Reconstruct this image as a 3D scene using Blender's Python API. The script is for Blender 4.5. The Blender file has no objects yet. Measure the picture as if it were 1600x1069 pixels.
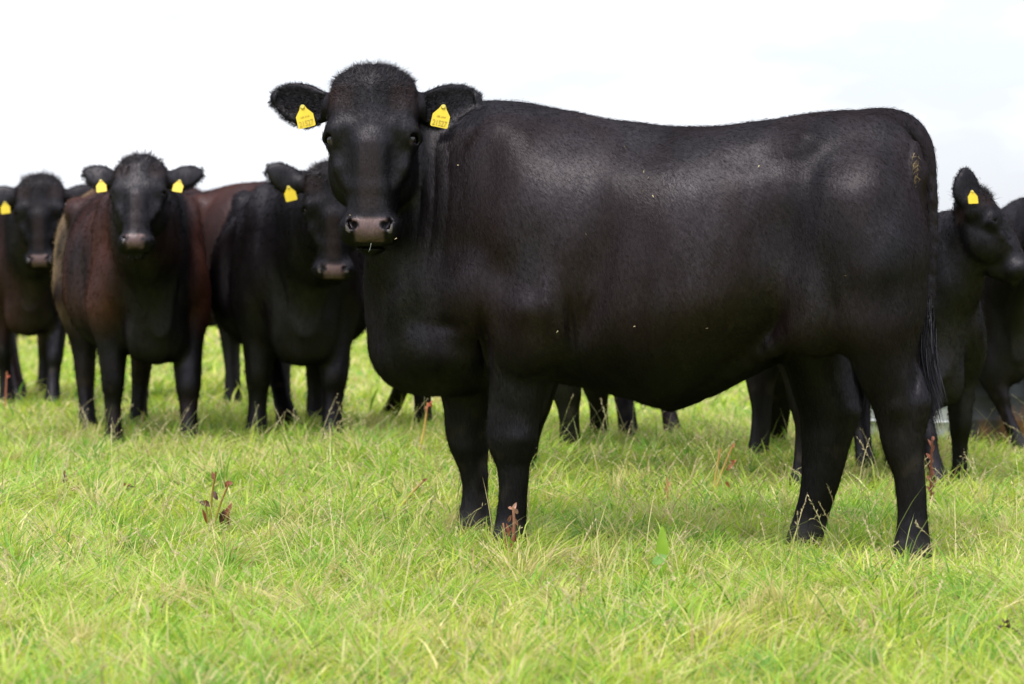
import bpy, math, random
import numpy as np
from mathutils import Matrix, Vector

# ------------------------------------------------------------------ camera, sky, sun, exposure
scene = bpy.context.scene
random.seed(4)
rng = np.random.default_rng(11)
F = 4250.0            # focal length in pixels of the 1600 px wide photograph
HOR = 390.0           # row of the horizon in the photograph
CAMH = 0.92
cam_data = bpy.data.cameras.new("camera")
cam = bpy.data.objects.new("camera", cam_data)
scene.collection.objects.link(cam)
cam.location = (0, 0, CAMH)
cam.rotation_euler = (math.radians(90), 0, 0)
cam_data.sensor_width = 36.0
cam_data.lens = F / 1600 * 36.0
cam_data.shift_y = -(534.5 - HOR) / 1600
cam_data.clip_end = 3000
cam_data.dof.use_dof = True
cam_data.dof.focus_distance = 8.3
cam_data.dof.aperture_fstop = 4.6
scene.camera = cam
scene.render.resolution_x = 1024
scene.render.resolution_y = 684
scene.view_settings.view_transform = 'Standard'
scene.view_settings.look = 'None'
scene.view_settings.gamma = 1
scene.view_settings.exposure = 0.95

SUN_EL, SUN_AZ = math.radians(58), math.radians(-150)   # azimuth measured from +Y towards +X
world = bpy.data.worlds.new("World")
scene.world = world
world.use_nodes = True
wn, wl = world.node_tree.nodes, world.node_tree.links
wn.clear()
def N(t, **kw):
    n = wn.new(t)
    for k, v in kw.items(): setattr(n, k, v)
    return n
out = N('ShaderNodeOutputWorld'); bg = N('ShaderNodeBackground')
sky = N('ShaderNodeTexSky', sky_type='NISHITA', sun_disc=False)
sky.sun_elevation = SUN_EL; sky.sun_rotation = SUN_AZ
bg.inputs['Strength'].default_value = 0.12
tc = N('ShaderNodeTexCoord'); sep = N('ShaderNodeSeparateXYZ')
wl.new(tc.outputs['Generated'], sep.inputs[0])
# overcast deck: brighter overhead than at the horizon, as a real cloud layer is
ramp = N('ShaderNodeMapRange'); ramp.inputs['From Min'].default_value = 0.0; ramp.inputs['From Max'].default_value = 1.0
ramp.inputs['To Min'].default_value = 4.3; ramp.inputs['To Max'].default_value = 12.0
wl.new(sep.outputs['Z'], ramp.inputs['Value'])
mp = N('ShaderNodeMapping'); mp.inputs['Scale'].default_value = (3.2, 3.2, 9.0); mp.inputs['Location'].default_value = (0.9, 0.2, 0.0)
wl.new(tc.outputs['Generated'], mp.inputs[0])
nz = N('ShaderNodeTexNoise'); nz.inputs['Scale'].default_value = 2.6; nz.inputs['Detail'].default_value = 7; nz.inputs['Roughness'].default_value = 0.55
wl.new(mp.outputs[0], nz.inputs['Vector'])
cr = N('ShaderNodeMapRange'); cr.inputs['From Min'].default_value = 0.36; cr.inputs['From Max'].default_value = 0.62
cr.inputs['To Min'].default_value = 0.88; cr.inputs['To Max'].default_value = 1.25
wl.new(nz.outputs['Fac'], cr.inputs['Value'])
mul = N('ShaderNodeMath', operation='MULTIPLY'); wl.new(ramp.outputs[0], mul.inputs[0]); wl.new(cr.outputs[0], mul.inputs[1])
comb = N('ShaderNodeVectorMath', operation='SCALE'); comb.inputs[0].default_value = (0.985, 0.995, 1.03)
wl.new(mul.outputs[0], comb.inputs['Scale'])
tn = N('ShaderNodeMix', data_type='RGBA'); tn.inputs['A'].default_value = (.90, .96, 1.09, 1); tn.inputs['B'].default_value = (1, 1, 1.01, 1); wl.new(nz.outputs['Fac'], tn.inputs['Factor']); wl.new(tn.outputs['Result'], comb.inputs[0])
cov = N('ShaderNodeMapRange'); cov.inputs['From Min'].default_value = 0.30; cov.inputs['From Max'].default_value = 0.46
cov.inputs['To Min'].default_value = 0.88; cov.inputs['To Max'].default_value = 0.97
wl.new(nz.outputs['Fac'], cov.inputs['Value'])
mix = N('ShaderNodeMix', data_type='RGBA')
wl.new(cov.outputs[0], mix.inputs['Factor']); wl.new(sky.outputs[0], mix.inputs['A']); wl.new(comb.outputs[0], mix.inputs['B'])
wl.new(mix.outputs['Result'], bg.inputs['Color']); wl.new(bg.outputs[0], out.inputs[0])

sun_data = bpy.data.lights.new("sun", 'SUN')
sun_data.energy = 1.5; sun_data.angle = math.radians(12); sun_data.color = (1.0, 0.95, 0.86)
sun = bpy.data.objects.new("sun", sun_data); scene.collection.objects.link(sun)
sd = Vector((math.sin(SUN_AZ) * math.cos(SUN_EL), math.cos(SUN_AZ) * math.cos(SUN_EL), math.sin(SUN_EL)))
sun.rotation_euler = sd.to_track_quat('Z', 'Y').to_euler()

# ------------------------------------------------------------------ small helpers
def link(o, parent=None):
    scene.collection.objects.link(o)
    if parent is not None: o.parent = parent
    return o
def tag(o, label=None, cat=None, group=None, kind=None):
    if label: o['label'] = label
    if cat: o['category'] = cat
    if group: o['group'] = group
    if kind: o['kind'] = kind
    return o
def mesh_np(name, V, faces_flat, sizes, smooth=True):
    """mesh from numpy: vertices (n,3), flat index list and polygon sizes"""
    me = bpy.data.meshes.new(name)
    V = np.ascontiguousarray(V, dtype=np.float32)
    me.vertices.add(len(V)); me.vertices.foreach_set('co', V.ravel())
    me.loops.add(len(faces_flat)); me.loops.foreach_set('vertex_index', np.asarray(faces_flat, dtype=np.int32))
    sizes = np.asarray(sizes, dtype=np.int32)
    starts = np.concatenate([[0], np.cumsum(sizes)[:-1]]).astype(np.int32)
    me.polygons.add(len(sizes)); me.polygons.foreach_set('loop_start', starts)
    me.polygons.foreach_set('use_smooth', np.full(len(sizes), smooth))
    me.update(calc_edges=True)
    return me
def set_col(me, name, C):
    a = me.color_attributes.new(name, 'FLOAT_COLOR', 'POINT')
    C = np.asarray(C, dtype=np.float32)
    if C.shape[1] == 3: C = np.concatenate([C, np.ones((len(C), 1), np.float32)], 1)
    a.data.foreach_set('color', np.ascontiguousarray(C).ravel())
def smooth01(x, a, b):
    t = np.clip((x - a) / (b - a), 0, 1); return t * t * (3 - 2 * t)
def hnoise(P, f, seed=0):
    """smooth pseudo noise from rotated sines, about -1..1"""
    r = np.random.default_rng(seed); s = 0
    for i in range(9):
        d = r.normal(size=P.shape[1]); d /= np.linalg.norm(d); e = r.normal(size=P.shape[1]); e /= np.linalg.norm(e)
        s = s + np.sin(P @ d * f * (0.6 + 0.2 * i) + r.uniform(0, 6.28) + 1.8 * np.sin(P @ e * f * .45 + i)) * (1.0 / (1 + 0.3 * i))
    return s / 3.4

# ------------------------------------------------------------------ materials
def mat(name):
    m = bpy.data.materials.new(name); m.use_nodes = True
    nt = m.node_tree; nt.nodes.clear()
    o = nt.nodes.new('ShaderNodeOutputMaterial')
    return m, nt, o
def simple(name, col, rough=0.6, noise=0.0, scale=20, spec=0.5, metal=0.0, bump=0.0):
    m, nt, o = mat(name)
    b = nt.nodes.new('ShaderNodeBsdfPrincipled')
    b.inputs['Roughness'].default_value = rough; b.inputs['Metallic'].default_value = metal
    b.inputs['Specular IOR Level'].default_value = spec
    nz = nt.nodes.new('ShaderNodeTexNoise'); nz.inputs['Scale'].default_value = scale; nz.inputs['Detail'].default_value = 5
    tcn = nt.nodes.new('ShaderNodeTexCoord'); nt.links.new(tcn.outputs['Object'], nz.inputs['Vector'])
    mx = nt.nodes.new('ShaderNodeMix'); mx.data_type = 'RGBA'
    mx.inputs['A'].default_value = tuple(c * (1 - noise) for c in col) + (1,)
    mx.inputs['B'].default_value = tuple(min(1, c * (1 + noise)) for c in col) + (1,)
    nt.links.new(nz.outputs['Fac'], mx.inputs['Factor']); nt.links.new(mx.outputs['Result'], b.inputs['Base Color'])
    if bump:
        bp = nt.nodes.new('ShaderNodeBump'); bp.inputs['Strength'].default_value = bump; bp.inputs['Distance'].default_value = 0.003
        nt.links.new(nz.outputs['Fac'], bp.inputs['Height']); nt.links.new(bp.outputs[0], b.inputs['Normal'])
    nt.links.new(b.outputs[0], o.inputs[0])
    return m

GLOSS = 0.022
def coat_material():
    m, nt, o = mat('cattle_coat'); L = nt.links; nn = nt.nodes.new
    b = nn('ShaderNodeBsdfDiffuse')
    at = nn('ShaderNodeAttribute'); at.attribute_name = 'coat'          # rgb coat colour, alpha = roughness
    tcn = nn('ShaderNodeTexCoord')
    mpp = nn('ShaderNodeMapping'); mpp.inputs['Scale'].default_value = (1.0, 1.0, 0.34); mpp.inputs['Rotation'].default_value = (0, math.radians(38), 0)
    L.new(tcn.outputs['Object'], mpp.inputs[0])
    hair = nn('ShaderNodeTexNoise'); hair.inputs['Scale'].default_value = 170; hair.inputs['Detail'].default_value = 3
    L.new(mpp.outputs[0], hair.inputs['Vector'])
    big = nn('ShaderNodeTexNoise'); big.inputs['Scale'].default_value = 9; big.inputs['Detail'].default_value = 5; big.inputs['Roughness'].default_value = 0.6
    L.new(mpp.outputs[0], big.inputs['Vector'])
    mr = nn('ShaderNodeMapRange'); mr.inputs['To Min'].default_value = 0.72; mr.inputs['To Max'].default_value = 1.3
    L.new(hair.outputs['Fac'], mr.inputs['Value'])
    vm = nn('ShaderNodeVectorMath'); vm.operation = 'SCALE'
    L.new(at.outputs['Color'], vm.inputs[0]); L.new(mr.outputs[0], vm.inputs['Scale'])
    L.new(vm.outputs[0], b.inputs['Color'])
    rr = nn('ShaderNodeMapRange'); rr.inputs['From Min'].default_value = 0.3; rr.inputs['From Max'].default_value = 0.7
    rr.inputs['To Min'].default_value = -0.05; rr.inputs['To Max'].default_value = 0.09
    L.new(big.outputs['Fac'], rr.inputs['Value'])
    ad = nn('ShaderNodeMath'); ad.operation = 'ADD'; L.new(at.outputs['Alpha'], ad.inputs[0]); L.new(rr.outputs[0], ad.inputs[1])
    
    gl = nn('ShaderNodeBsdfGlossy'); L.new(ad.outputs[0], gl.inputs['Roughness'])
    gm_ = nn('ShaderNodeMapRange'); gm_.inputs['From Min'].default_value = 0.28; gm_.inputs['From Max'].default_value = 0.40
    gm_.inputs['To Min'].default_value = 0.028; gm_.inputs['To Max'].default_value = GLOSS; L.new(at.outputs['Alpha'], gm_.inputs['Value'])
    gv = nn('ShaderNodeVectorMath'); gv.operation = 'SCALE'; gv.inputs[0].default_value = (1.0, .95, 1.06); L.new(gm_.outputs[0], gv.inputs['Scale'])
    mot = nn('ShaderNodeTexNoise'); mot.inputs['Scale'].default_value = 4.2; mot.inputs['Detail'].default_value = 4; mot.inputs['Roughness'].default_value = .55; mot.inputs['Distortion'].default_value = .6
    L.new(mpp.outputs[0], mot.inputs['Vector']); mor = nn('ShaderNodeMapRange'); mor.inputs['From Min'].default_value = .36; mor.inputs['From Max'].default_value = .64
    mor.inputs['To Min'].default_value = .6; mor.inputs['To Max'].default_value = 1.35; L.new(mot.outputs['Fac'], mor.inputs['Value'])
    mo2 = nn('ShaderNodeMath'); mo2.operation = 'MULTIPLY'; L.new(mor.outputs[0], mo2.inputs[0]); L.new(gm_.outputs[0], mo2.inputs[1]); L.new(mo2.outputs[0], gv.inputs['Scale'])
    hv = nn('ShaderNodeVectorMath'); hv.operation = 'SCALE'; L.new(gv.outputs[0], hv.inputs[0]); L.new(mr.outputs[0], hv.inputs['Scale'])
    L.new(hv.outputs[0], gl.inputs['Color'])
    b1 = nn('ShaderNodeBump'); b1.inputs['Strength'].default_value = 0.5; b1.inputs['Distance'].default_value = 0.02
    L.new(big.outputs['Fac'], b1.inputs['Height'])
    b2 = nn('ShaderNodeBump'); b2.inputs['Strength'].default_value = 0.55; b2.inputs['Distance'].default_value = 0.0022
    L.new(hair.outputs['Fac'], b2.inputs['Height']); L.new(b1.outputs[0], b2.inputs['Normal'])
    L.new(b2.outputs[0], b.inputs['Normal']); L.new(b2.outputs[0], gl.inputs['Normal'])
    sm = nn('ShaderNodeAddShader'); L.new(b.outputs[0], sm.inputs[0]); L.new(gl.outputs[0], sm.inputs[1]); L.new(sm.outputs[0], o.inputs[0])
    return m
def hair_material():
    m, nt, o = mat('cattle_hair'); L = nt.links; nn = nt.nodes.new
    b = nn('ShaderNodeBsdfDiffuse'); at = nn('ShaderNodeAttribute'); at.attribute_name = 'coat'; gl = nn('ShaderNodeBsdfGlossy')
    L.new(at.outputs['Color'], b.inputs['Color']); gl.inputs['Roughness'].default_value = 0.42; gl.inputs['Color'].default_value = (.021, .020, .0225, 1)
    # a short coat shades mostly with the skin it lies on
    an = nn('ShaderNodeAttribute'); an.attribute_name = 'skin'; g = nn('ShaderNodeNewGeometry')
    vt = nn('ShaderNodeVectorTransform'); vt.vector_type = 'NORMAL'; vt.convert_from = 'OBJECT'; vt.convert_to = 'WORLD'; L.new(an.outputs['Vector'], vt.inputs[0])
    mx = nn('ShaderNodeMix'); mx.data_type = 'VECTOR'; L.new(an.outputs['Alpha'], mx.inputs['Factor'])
    L.new(g.outputs['Normal'], mx.inputs['A']); L.new(vt.outputs[0], mx.inputs['B'])
    nm = nn('ShaderNodeVectorMath'); nm.operation = 'NORMALIZE'; L.new(mx.outputs['Result'], nm.inputs[0]); L.new(nm.outputs[0], b.inputs['Normal']); L.new(nm.outputs[0], gl.inputs['Normal'])
    sm = nn('ShaderNodeAddShader'); L.new(b.outputs[0], sm.inputs[0]); L.new(gl.outputs[0], sm.inputs[1]); L.new(sm.outputs[0], o.inputs[0]); return m
def leaf_material(name, trans=0.45, rough=0.5, pale=1.0):
    m, nt, o = mat(name); L = nt.links; nn = nt.nodes.new
    at = nn('ShaderNodeAttribute'); at.attribute_name = 'tint'
    b = nn('ShaderNodeBsdfPrincipled'); b.inputs['Roughness'].default_value = rough; b.inputs['Specular IOR Level'].default_value = 0.35
    t = nn('ShaderNodeBsdfTranslucent'); mx = nn('ShaderNodeMixShader'); mx.inputs[0].default_value = trans
    L.new(at.outputs['Color'], b.inputs['Base Color']); L.new(at.outputs['Color'], t.inputs['Color'])
    L.new(b.outputs[0], mx.inputs[1]); L.new(t.outputs[0], mx.inputs[2]); L.new(mx.outputs[0], o.inputs[0])
    return m
M_COAT = coat_material(); M_HAIR = hair_material()
M_EYE = simple('wet_eye', (0.007, 0.005, 0.004), 0.12, 0.3, 60, 0.5)
M_TAG = simple('yellow_tag_plastic', (0.62, 0.45, 0.010), 0.5, 0.16, 45)
M_PRINT = simple('tag_print', (0.34, 0.25, 0.02), 0.6, 0.2, 60)
M_STUD = simple('tag_stud', (0.55, 0.45, 0.08), 0.4, 0.1, 60)
M_GRASS = leaf_material('grass_blades', 0.45, 0.5)
M_PLANT = leaf_material('dock_tissue', 0.25, 0.6)

# ------------------------------------------------------------------ ground
def gz(x, y):
    x = np.asarray(x, float); y = np.asarray(y, float)
    return -.03 * np.exp(-((x - 1.12)**2 + (y - 8.1)**2) / .7) + .022 * np.exp(-((x + .02)**2 + (y - 8.45)**2) / .05) + 0.018 * np.sin(x * 1.9 + 0.7 * y) + 0.014 * np.sin(1.1 * y - 0.8 * x + 1.0) + 0.008 * np.sin(3.7 * x - 2.9 * y) - 0.012

# ------------------------------------------------------------------ signed distance modelling of the cattle
class Prim:
    def __init__(s, fn, c, r, k=0.05, op='u', zone=None):
        s.fn, s.c, s.r, s.k, s.op = fn, np.array(c, float), r, k, op
def _seg(P, a, b, ra, rb, sq):
    a = np.array(a, np.float32); b = np.array(b, np.float32)
    ba = b - a; pa = P - a
    if sq is not None: ba = ba / sq; pa = pa / sq
    t = np.clip((pa @ ba) / max(float(ba @ ba), 1e-9), 0, 1)
    q = pa - t[:, None] * ba
    return np.sqrt((q * q).sum(1)) - (ra + (rb - ra) * t)
def cinterp(xs, ys):
    """smooth dense resampling of stations"""
    xs = np.array(xs, float); ys = np.array(ys, float)
    X = np.linspace(xs[0], xs[-1], 400)
    m = np.gradient(ys, xs, axis=0)
    i = np.clip(np.searchsorted(xs, X, side='right') - 1, 0, len(xs) - 2)
    h = xs[i + 1] - xs[i]; t = (X - xs[i]) / h
    h00 = 2 * t**3 - 3 * t**2 + 1; h10 = t**3 - 2 * t**2 + t; h01 = -2 * t**3 + 3 * t**2; h11 = t**3 - t**2
    return X, h00[:, None] * ys[i] + h10[:, None] * h[:, None] * m[i] + h01[:, None] * ys[i + 1] + h11[:, None] * h[:, None] * m[i + 1]
def chain(nodes, k=0.05, sq=None, op='u', ki=0.02):
    """nodes (x,y,z,r): tapered tube; sq = per-axis squash (1,0.8,1)"""
    sqv = None if sq is None else np.array(sq, np.float32)
    nn = [tuple(n) for n in nodes]
    if len(nn) > 3:                                   # smooth the joints
        A0 = np.array(nn, float); t0 = np.arange(len(nn)); X_, Y_ = cinterp(t0, A0); m_ = (len(nn) - 1) * 3 + 1
        ii = np.round(np.linspace(0, 399, m_)).astype(int); nn = [tuple(r_) for r_ in Y_[ii]]
    def fn(P):
        d = None
        for i in range(len(nn) - 1):
            e = _seg(P, nn[i][:3], nn[i + 1][:3], nn[i][3], nn[i + 1][3], sqv)
            if d is None: d = e
            else:
                h = np.maximum(ki - np.abs(d - e), 0) / ki; d = np.minimum(d, e) - h * h * ki * .25
        return d
    A = np.array(nn); lo = (A[:, :3] - A[:, 3:4]).min(0); hi = (A[:, :3] + A[:, 3:4]).max(0)
    return Prim(fn, (lo + hi) / 2, np.linalg.norm(hi - lo) / 2, k, op)
def ell(c, r, k=0.05, op='u', R=None):
    c_ = np.array(c, np.float32); r_ = np.array(r, np.float32)
    Rm = None if R is None else np.array(R, np.float32)
    def fn(P):
        q = P - c_
        if Rm is not None: q = q @ Rm          # into local axes
        a = q / r_; k0 = np.sqrt((a * a).sum(1)); b = a / r_; k1 = np.sqrt((b * b).sum(1))
        return k0 * (k0 - 1) / np.maximum(k1, 1e-6)
    return Prim(fn, c, max(r), k, op)
def rot(ax, deg):
    return np.array(Matrix.Rotation(math.radians(deg), 3, ax))
def loft(st, axis, la, de, k=0.05, p=2.0, wide=0.45):
    """st rows: (s, hi, lo, centre_lateral, halfwidth) along `axis`; `de` = depth axis (hi/lo), `la` lateral axis"""
    st = sorted(st); X, Y = cinterp([r[0] for r in st], [r[1:] for r in st])
    Xf = X.astype(np.float32)
    def fn(P):
        s = P[:, axis]; sc = np.clip(s, X[0], X[-1]); e = np.abs(s - sc)
        hi = np.interp(sc, X, Y[:, 0]); lo = np.interp(sc, X, Y[:, 1]); cy = np.interp(sc, X, Y[:, 2]); a = np.maximum(np.interp(sc, X, Y[:, 3]), .01)
        zc = lo + (hi - lo) * wide
        z = P[:, de] - zc; d = np.maximum(np.where(z > 0, hi - zc, zc - lo), .01)
        xa = np.abs(P[:, la] - cy) / a; za = np.abs(z) / d
        r = (xa**p + za**p + 1e-9)**(1 / p)
        g = r**(1 - p) * np.sqrt((xa**(p - 1) / a)**2 + (za**(p - 1) / d)**2)
        dd = (r - 1) / np.maximum(g, 1.5)
        return np.where(e > 0, np.sqrt(np.maximum(dd, 0)**2 + e * e) , dd)
    c = [0, 0, 0]; c[axis] = (X[0] + X[-1]) / 2; c[de] = (Y[:, 0].max() + Y[:, 1].min()) / 2; c[la] = Y[:, 2].mean()
    r = math.sqrt(((X[-1] - X[0]) / 2)**2 + ((Y[:, 0].max() - Y[:, 1].min()) / 2)**2 + Y[:, 3].max()**2) + .05
    return Prim(fn, c, r, k)
VW = 0.90      # the lower face is this much shorter than the numbers of head_prims
def xform(prims, origin, R, s):
    """prims given in a part frame -> cow frame. columns of R are the part axes in the cow frame"""
    o = np.array(origin, np.float32); Rm = np.array(R, np.float32); outp = []
    for q in prims:
        def fn(P, q=q):
            H = ((P - o) @ Rm) / s; H[:, 1] = np.where(H[:, 1] < 0, H[:, 1] / VW, H[:, 1])
            return q.fn(H) * (s * .97)
        outp.append(Prim(fn, o + Rm @ q.c.astype(np.float32) * s, q.r * s, q.k * s, q.op))
    return outp
def evaluate(P, prims, disp=None):
    P = P.astype(np.float32); D = np.full(len(P), 1.0, np.float32)
    for q in prims:
        M = 0.10 + q.k
        near = ((P - q.c.astype(np.float32))**2).sum(1) < (q.r + M)**2
        if not near.any(): continue
        idx = np.nonzero(near)[0]; d = q.fn(P[idx]); a = D[idx]; k = q.k
        if q.op == 'u':
            h = np.maximum(k - np.abs(a - d), 0) / k; D[idx] = np.minimum(a, d) - h * h * k * .25
        else:
            d = -d; h = np.maximum(k - np.abs(a - d), 0) / k; D[idx] = np.maximum(a, d) + h * h * k * .25
    if disp is not None:
        near = np.abs(D) < 0.06
        D[near] += disp(P[near])
    return D
def surface(prims, h, disp=None):
    lo = np.min([q.c - q.r for q in prims if q.op == 'u'], axis=0); hi = np.max([q.c + q.r for q in prims if q.op == 'u'], axis=0)
    lo[2] = max(lo[2], -0.12); lo[:2] -= .03; hi += .03
    B = 8; nb = np.ceil((hi - lo) / (B * h)).astype(int) + 1
    g = [lo[i] + (np.arange(nb[i]) * B + (B - 1) / 2) * h for i in range(3)]
    C = np.stack(np.meshgrid(*g, indexing='ij'), -1).reshape(-1, 3)
    d = evaluate(C, prims, None).reshape(nb)
    act = np.abs(d) < (B * h * .87 + 0.03)
    Vg = np.repeat(np.repeat(np.repeat(d, B, 0), B, 1), B, 2).astype(np.float32)
    ai = np.argwhere(act)
    loc = np.stack(np.meshgrid(*[np.arange(B)] * 3, indexing='ij'), -1).reshape(-1, 3)
    for s in range(0, len(ai), 1500):
        I = (ai[s:s + 1500, None, :] * B + loc[None]).reshape(-1, 3)
        Vg[I[:, 0], I[:, 1], I[:, 2]] = evaluate(lo + I * h, prims, disp)
    neg = Vg < 0
    nx, ny, nz_ = Vg.shape
    cnt = np.zeros((nx - 1, ny - 1, nz_ - 1), np.int8)
    offs = [(i, j, k) for i in (0, 1) for j in (0, 1) for k in (0, 1)]
    for i, j, k in offs: cnt += neg[i:nx - 1 + i, j:ny - 1 + j, k:nz_ - 1 + k]
    cells = np.argwhere((cnt > 0) & (cnt < 8))
    vid = np.full(cnt.shape, -1, np.int32); vid[cells[:, 0], cells[:, 1], cells[:, 2]] = np.arange(len(cells))
    val = {o_: Vg[cells[:, 0] + o_[0], cells[:, 1] + o_[1], cells[:, 2] + o_[2]] for o_ in offs}
    acc = np.zeros((len(cells), 3)); w = np.zeros(len(cells))
    for a in offs:
        for ax in range(3):
            if a[ax] == 0:
                b = tuple(a[i] + (1 if i == ax else 0) for i in range(3))
                va, vb = val[a], val[b]; cr_ = (va < 0) != (vb < 0)
                t = np.where(cr_, va / np.where(cr_, va - vb, 1), 0)
                for i in range(3): acc[:, i] += np.where(cr_, a[i] + (t if i == ax else 0), 0)
                w += cr_
    V = lo + (cells + acc / w[:, None]) * h
    quads = []
    for ax in range(3):
        b, c = [(1, 2), (2, 0), (0, 1)][ax]
        sl0 = [slice(None)] * 3; sl1 = [slice(None)] * 3; sl0[ax] = slice(0, -1); sl1[ax] = slice(1, None)
        n0 = neg[tuple(sl0)]; n1 = neg[tuple(sl1)]
        e = np.argwhere(n0 != n1)
        e = e[(e[:, b] > 0) & (e[:, c] > 0) & (e[:, b] < Vg.shape[b] - 1) & (e[:, c] < Vg.shape[c] - 1)]
        s0 = n0[e[:, 0], e[:, 1], e[:, 2]]
        def vv(db, dc):
            q = e.copy(); q[:, b] -= db; q[:, c] -= dc; return vid[q[:, 0], q[:, 1], q[:, 2]]
        Q = np.stack([vv(1, 1), vv(0, 1), vv(0, 0), vv(1, 0)], 1)
        Q[~s0] = Q[~s0][:, ::-1]
        quads.append(Q)
    Q = np.concatenate(quads); Q = Q[(Q >= 0).all(1)]
    # pull the vertices onto the true surface
    e = h * .35; base = evaluate(V, prims, disp); G = np.zeros_like(V)
    for i in range(3):
        P2 = V.copy(); P2[:, i] += e; G[:, i] = (evaluate(P2, prims, disp) - base) / e
    gn = (G * G).sum(1); step = (base / np.maximum(gn, .3))[:, None] * G
    sn = np.linalg.norm(step, axis=1, keepdims=True); step *= np.minimum(1, h * .6 / np.maximum(sn, 1e-9))
    V = V - step
    Nn = G / np.maximum(np.sqrt(gn), 1e-6)[:, None]
    return V, Q, Nn

# ------------------------------------------------------------------ head, shared by all cattle (frame: u left, v up the face, w out of the face)
EAR = [(.02, .030, -.038, .024), (.05, .044, -.066, .024), (.095, .062, -.086, .023), (.14, .068, -.080, .021), (.185, .062, -.056, .019), (.215, .046, -.028, .016), (.238, .024, -.004, .011)]
def ear_R(s, e):
    R = rot('Z', s * -e[0]) @ rot('Y', s * e[1])
    R = rot('Y', s * e[2]) @ R if len(e) > 2 else R
    return rot('X', e[3]) @ R if len(e) > 3 else R
def head_prims(main=False, ear=((8, 0), (8, 0)), jawdrop=0.0):
    P = []
    #          v     front   back    c   half
    P.append(loft([(.232, -.03, -.10, 0, .055), (.204, .0, -.15, 0, .112), (.13, .028, -.19, 0, .128), (.05, .042, -.205, 0, .128), (-.02, .045, -.215, 0, .122),
                   (-.09, .040, -.215, 0, .112), (-.16, .030, -.200, 0, .092), (-.22, .024, -.165, 0, .078), (-.28, .022, -.14, 0, .078), (-.325, .024, -.125, 0, .084),
                   (-.36, .010, -.115, 0, .074), (-.385, -.02, -.10, 0, .05)], 1, 0, 2, .03, 2.5, .6))
    for s in (1, -1):
        P.append(ell((s * .086, -.085, -.125), (.062, .125, .085), .05))                  # cheek muscle
        P.append(ell((s * .100, .085, -.045), (.040, .075, .060), .05))
        P.append(ell((s * .112, .012, -.028), (.040, .046, .048), .03))                   # orbit
        P.append(chain([(s * .080, .052, .014, .020), (s * .120, .036, -.008, .019), (s * .146, .012, -.034, .015)], .025))   # brow ridge
        P.append(chain([(s * .12, -.03, -.03, .016), (s * .098, -.10, -.02, .016), (s * .07, -.17, -.01, .012)], .03))       # facial crest
        P.append(ell((s * .082, -.125, .045), (.026, .09, .024), .05, 's'))               # hollow beside the nasal bridge
        P.append(ell((s * .090, .10, .055), (.03, .045, .02), .04, 's'))                  # temple hollow
        P.append(ell((s * .068, -.325, -.035), (.034, .052, .055), .03))                  # lip pad
        P.append(ell((s * .052, -.318, .012), (.028, .024, .022), .018))                  # nostril wing
        sm = s
        P.append(ell((sm * .050, -.322, .034), (.019, .0165, .026), .006, 's', rot('Z', -sm * 38)))   # nostril
        P.append(ell((sm * .062, -.308, .022), (.009, .017, .018), .008, 's', rot('Z', -sm * 20)))
    P.append(chain([(0, .15, -.03, .05), (0, .195, -.06, .05)], .05))                      # poll
    P.append(ell((0, .208, -.07), (.112, .032, .07), .06))
    P.append(chain([(0, -.03, .028, .035), (0, -.18, .012, .032), (0, -.28, .004, .03)], .04, (1.15, 1, .8)))   # nasal bridge
    P.append(ell((0, -.335, .008), (.048, .038, .026), .025))                              # nose pad
    P.append(chain([(0, -.12, -.20, .06), (0, -.25, -.15, .052), (0, -.372 - jawdrop, -.090, .036)], .03, (1.1, 1, 1)))       # lower jaw, chin
    P.append(ell((0, -.386, -.050), (.085, .0025, .055), .008, 's', rot('X', 14)))           # mouth line
    for s, e_ in zip((1, -1), ear):
        R = ear_R(s, e_)
        c = np.array((s * .118, .128, -.095)); ax = R @ np.array((s, 0, 0))
        Mx = np.stack([R @ np.array((s, 0, 0)), R @ np.array((0, 1, 0)), R @ np.array((0, 0, 1))], 1)
        P.append(chain([tuple(c - ax * .01) + (.040,), tuple(c + ax * .04) + (.033,), tuple(c + ax * .075) + (.026,)], .03))
        P += xform([loft([(a_, hi, lo, 0, th_) for a_, hi, lo, th_ in EAR], 0, 2, 1, .02, 2.2, .5)], c, Mx, 1.0)
        q_ = [loft([(a_, hi * .84, lo * .84, 0, .017) for a_, hi, lo, th_ in EAR[1:-1]], 0, 2, 1, .010, 2.2, .5)]; q_[0].op = 's'
        if main: P += xform(q_, c + Mx @ np.array((0, 0, .021)), Mx, 1.0)
    for s in (1, -1):                                                                    # eye opening
        P.append(ell((s * .134, .004, -.012), (.024, .0145, .031), .006, 's', rot('Y', s * 36) @ rot('Z', -s * 26)))
    return P
EYE = (.1255, .003, -.019)
def head_frame(yaw, pitch, roll):
    """columns u (its left), v (up the face), w (out of the face); yaw 0 looks along +x of the cow frame"""
    R0 = np.array([[0, 0, 1], [1, 0, 0], [0, 1, 0]], float)     # u=+y, v=+z, w=+x
    return rot('Z', yaw) @ rot('Y', pitch) @ rot('X', roll) @ R0   # positive pitch tips the nose down/back

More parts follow.
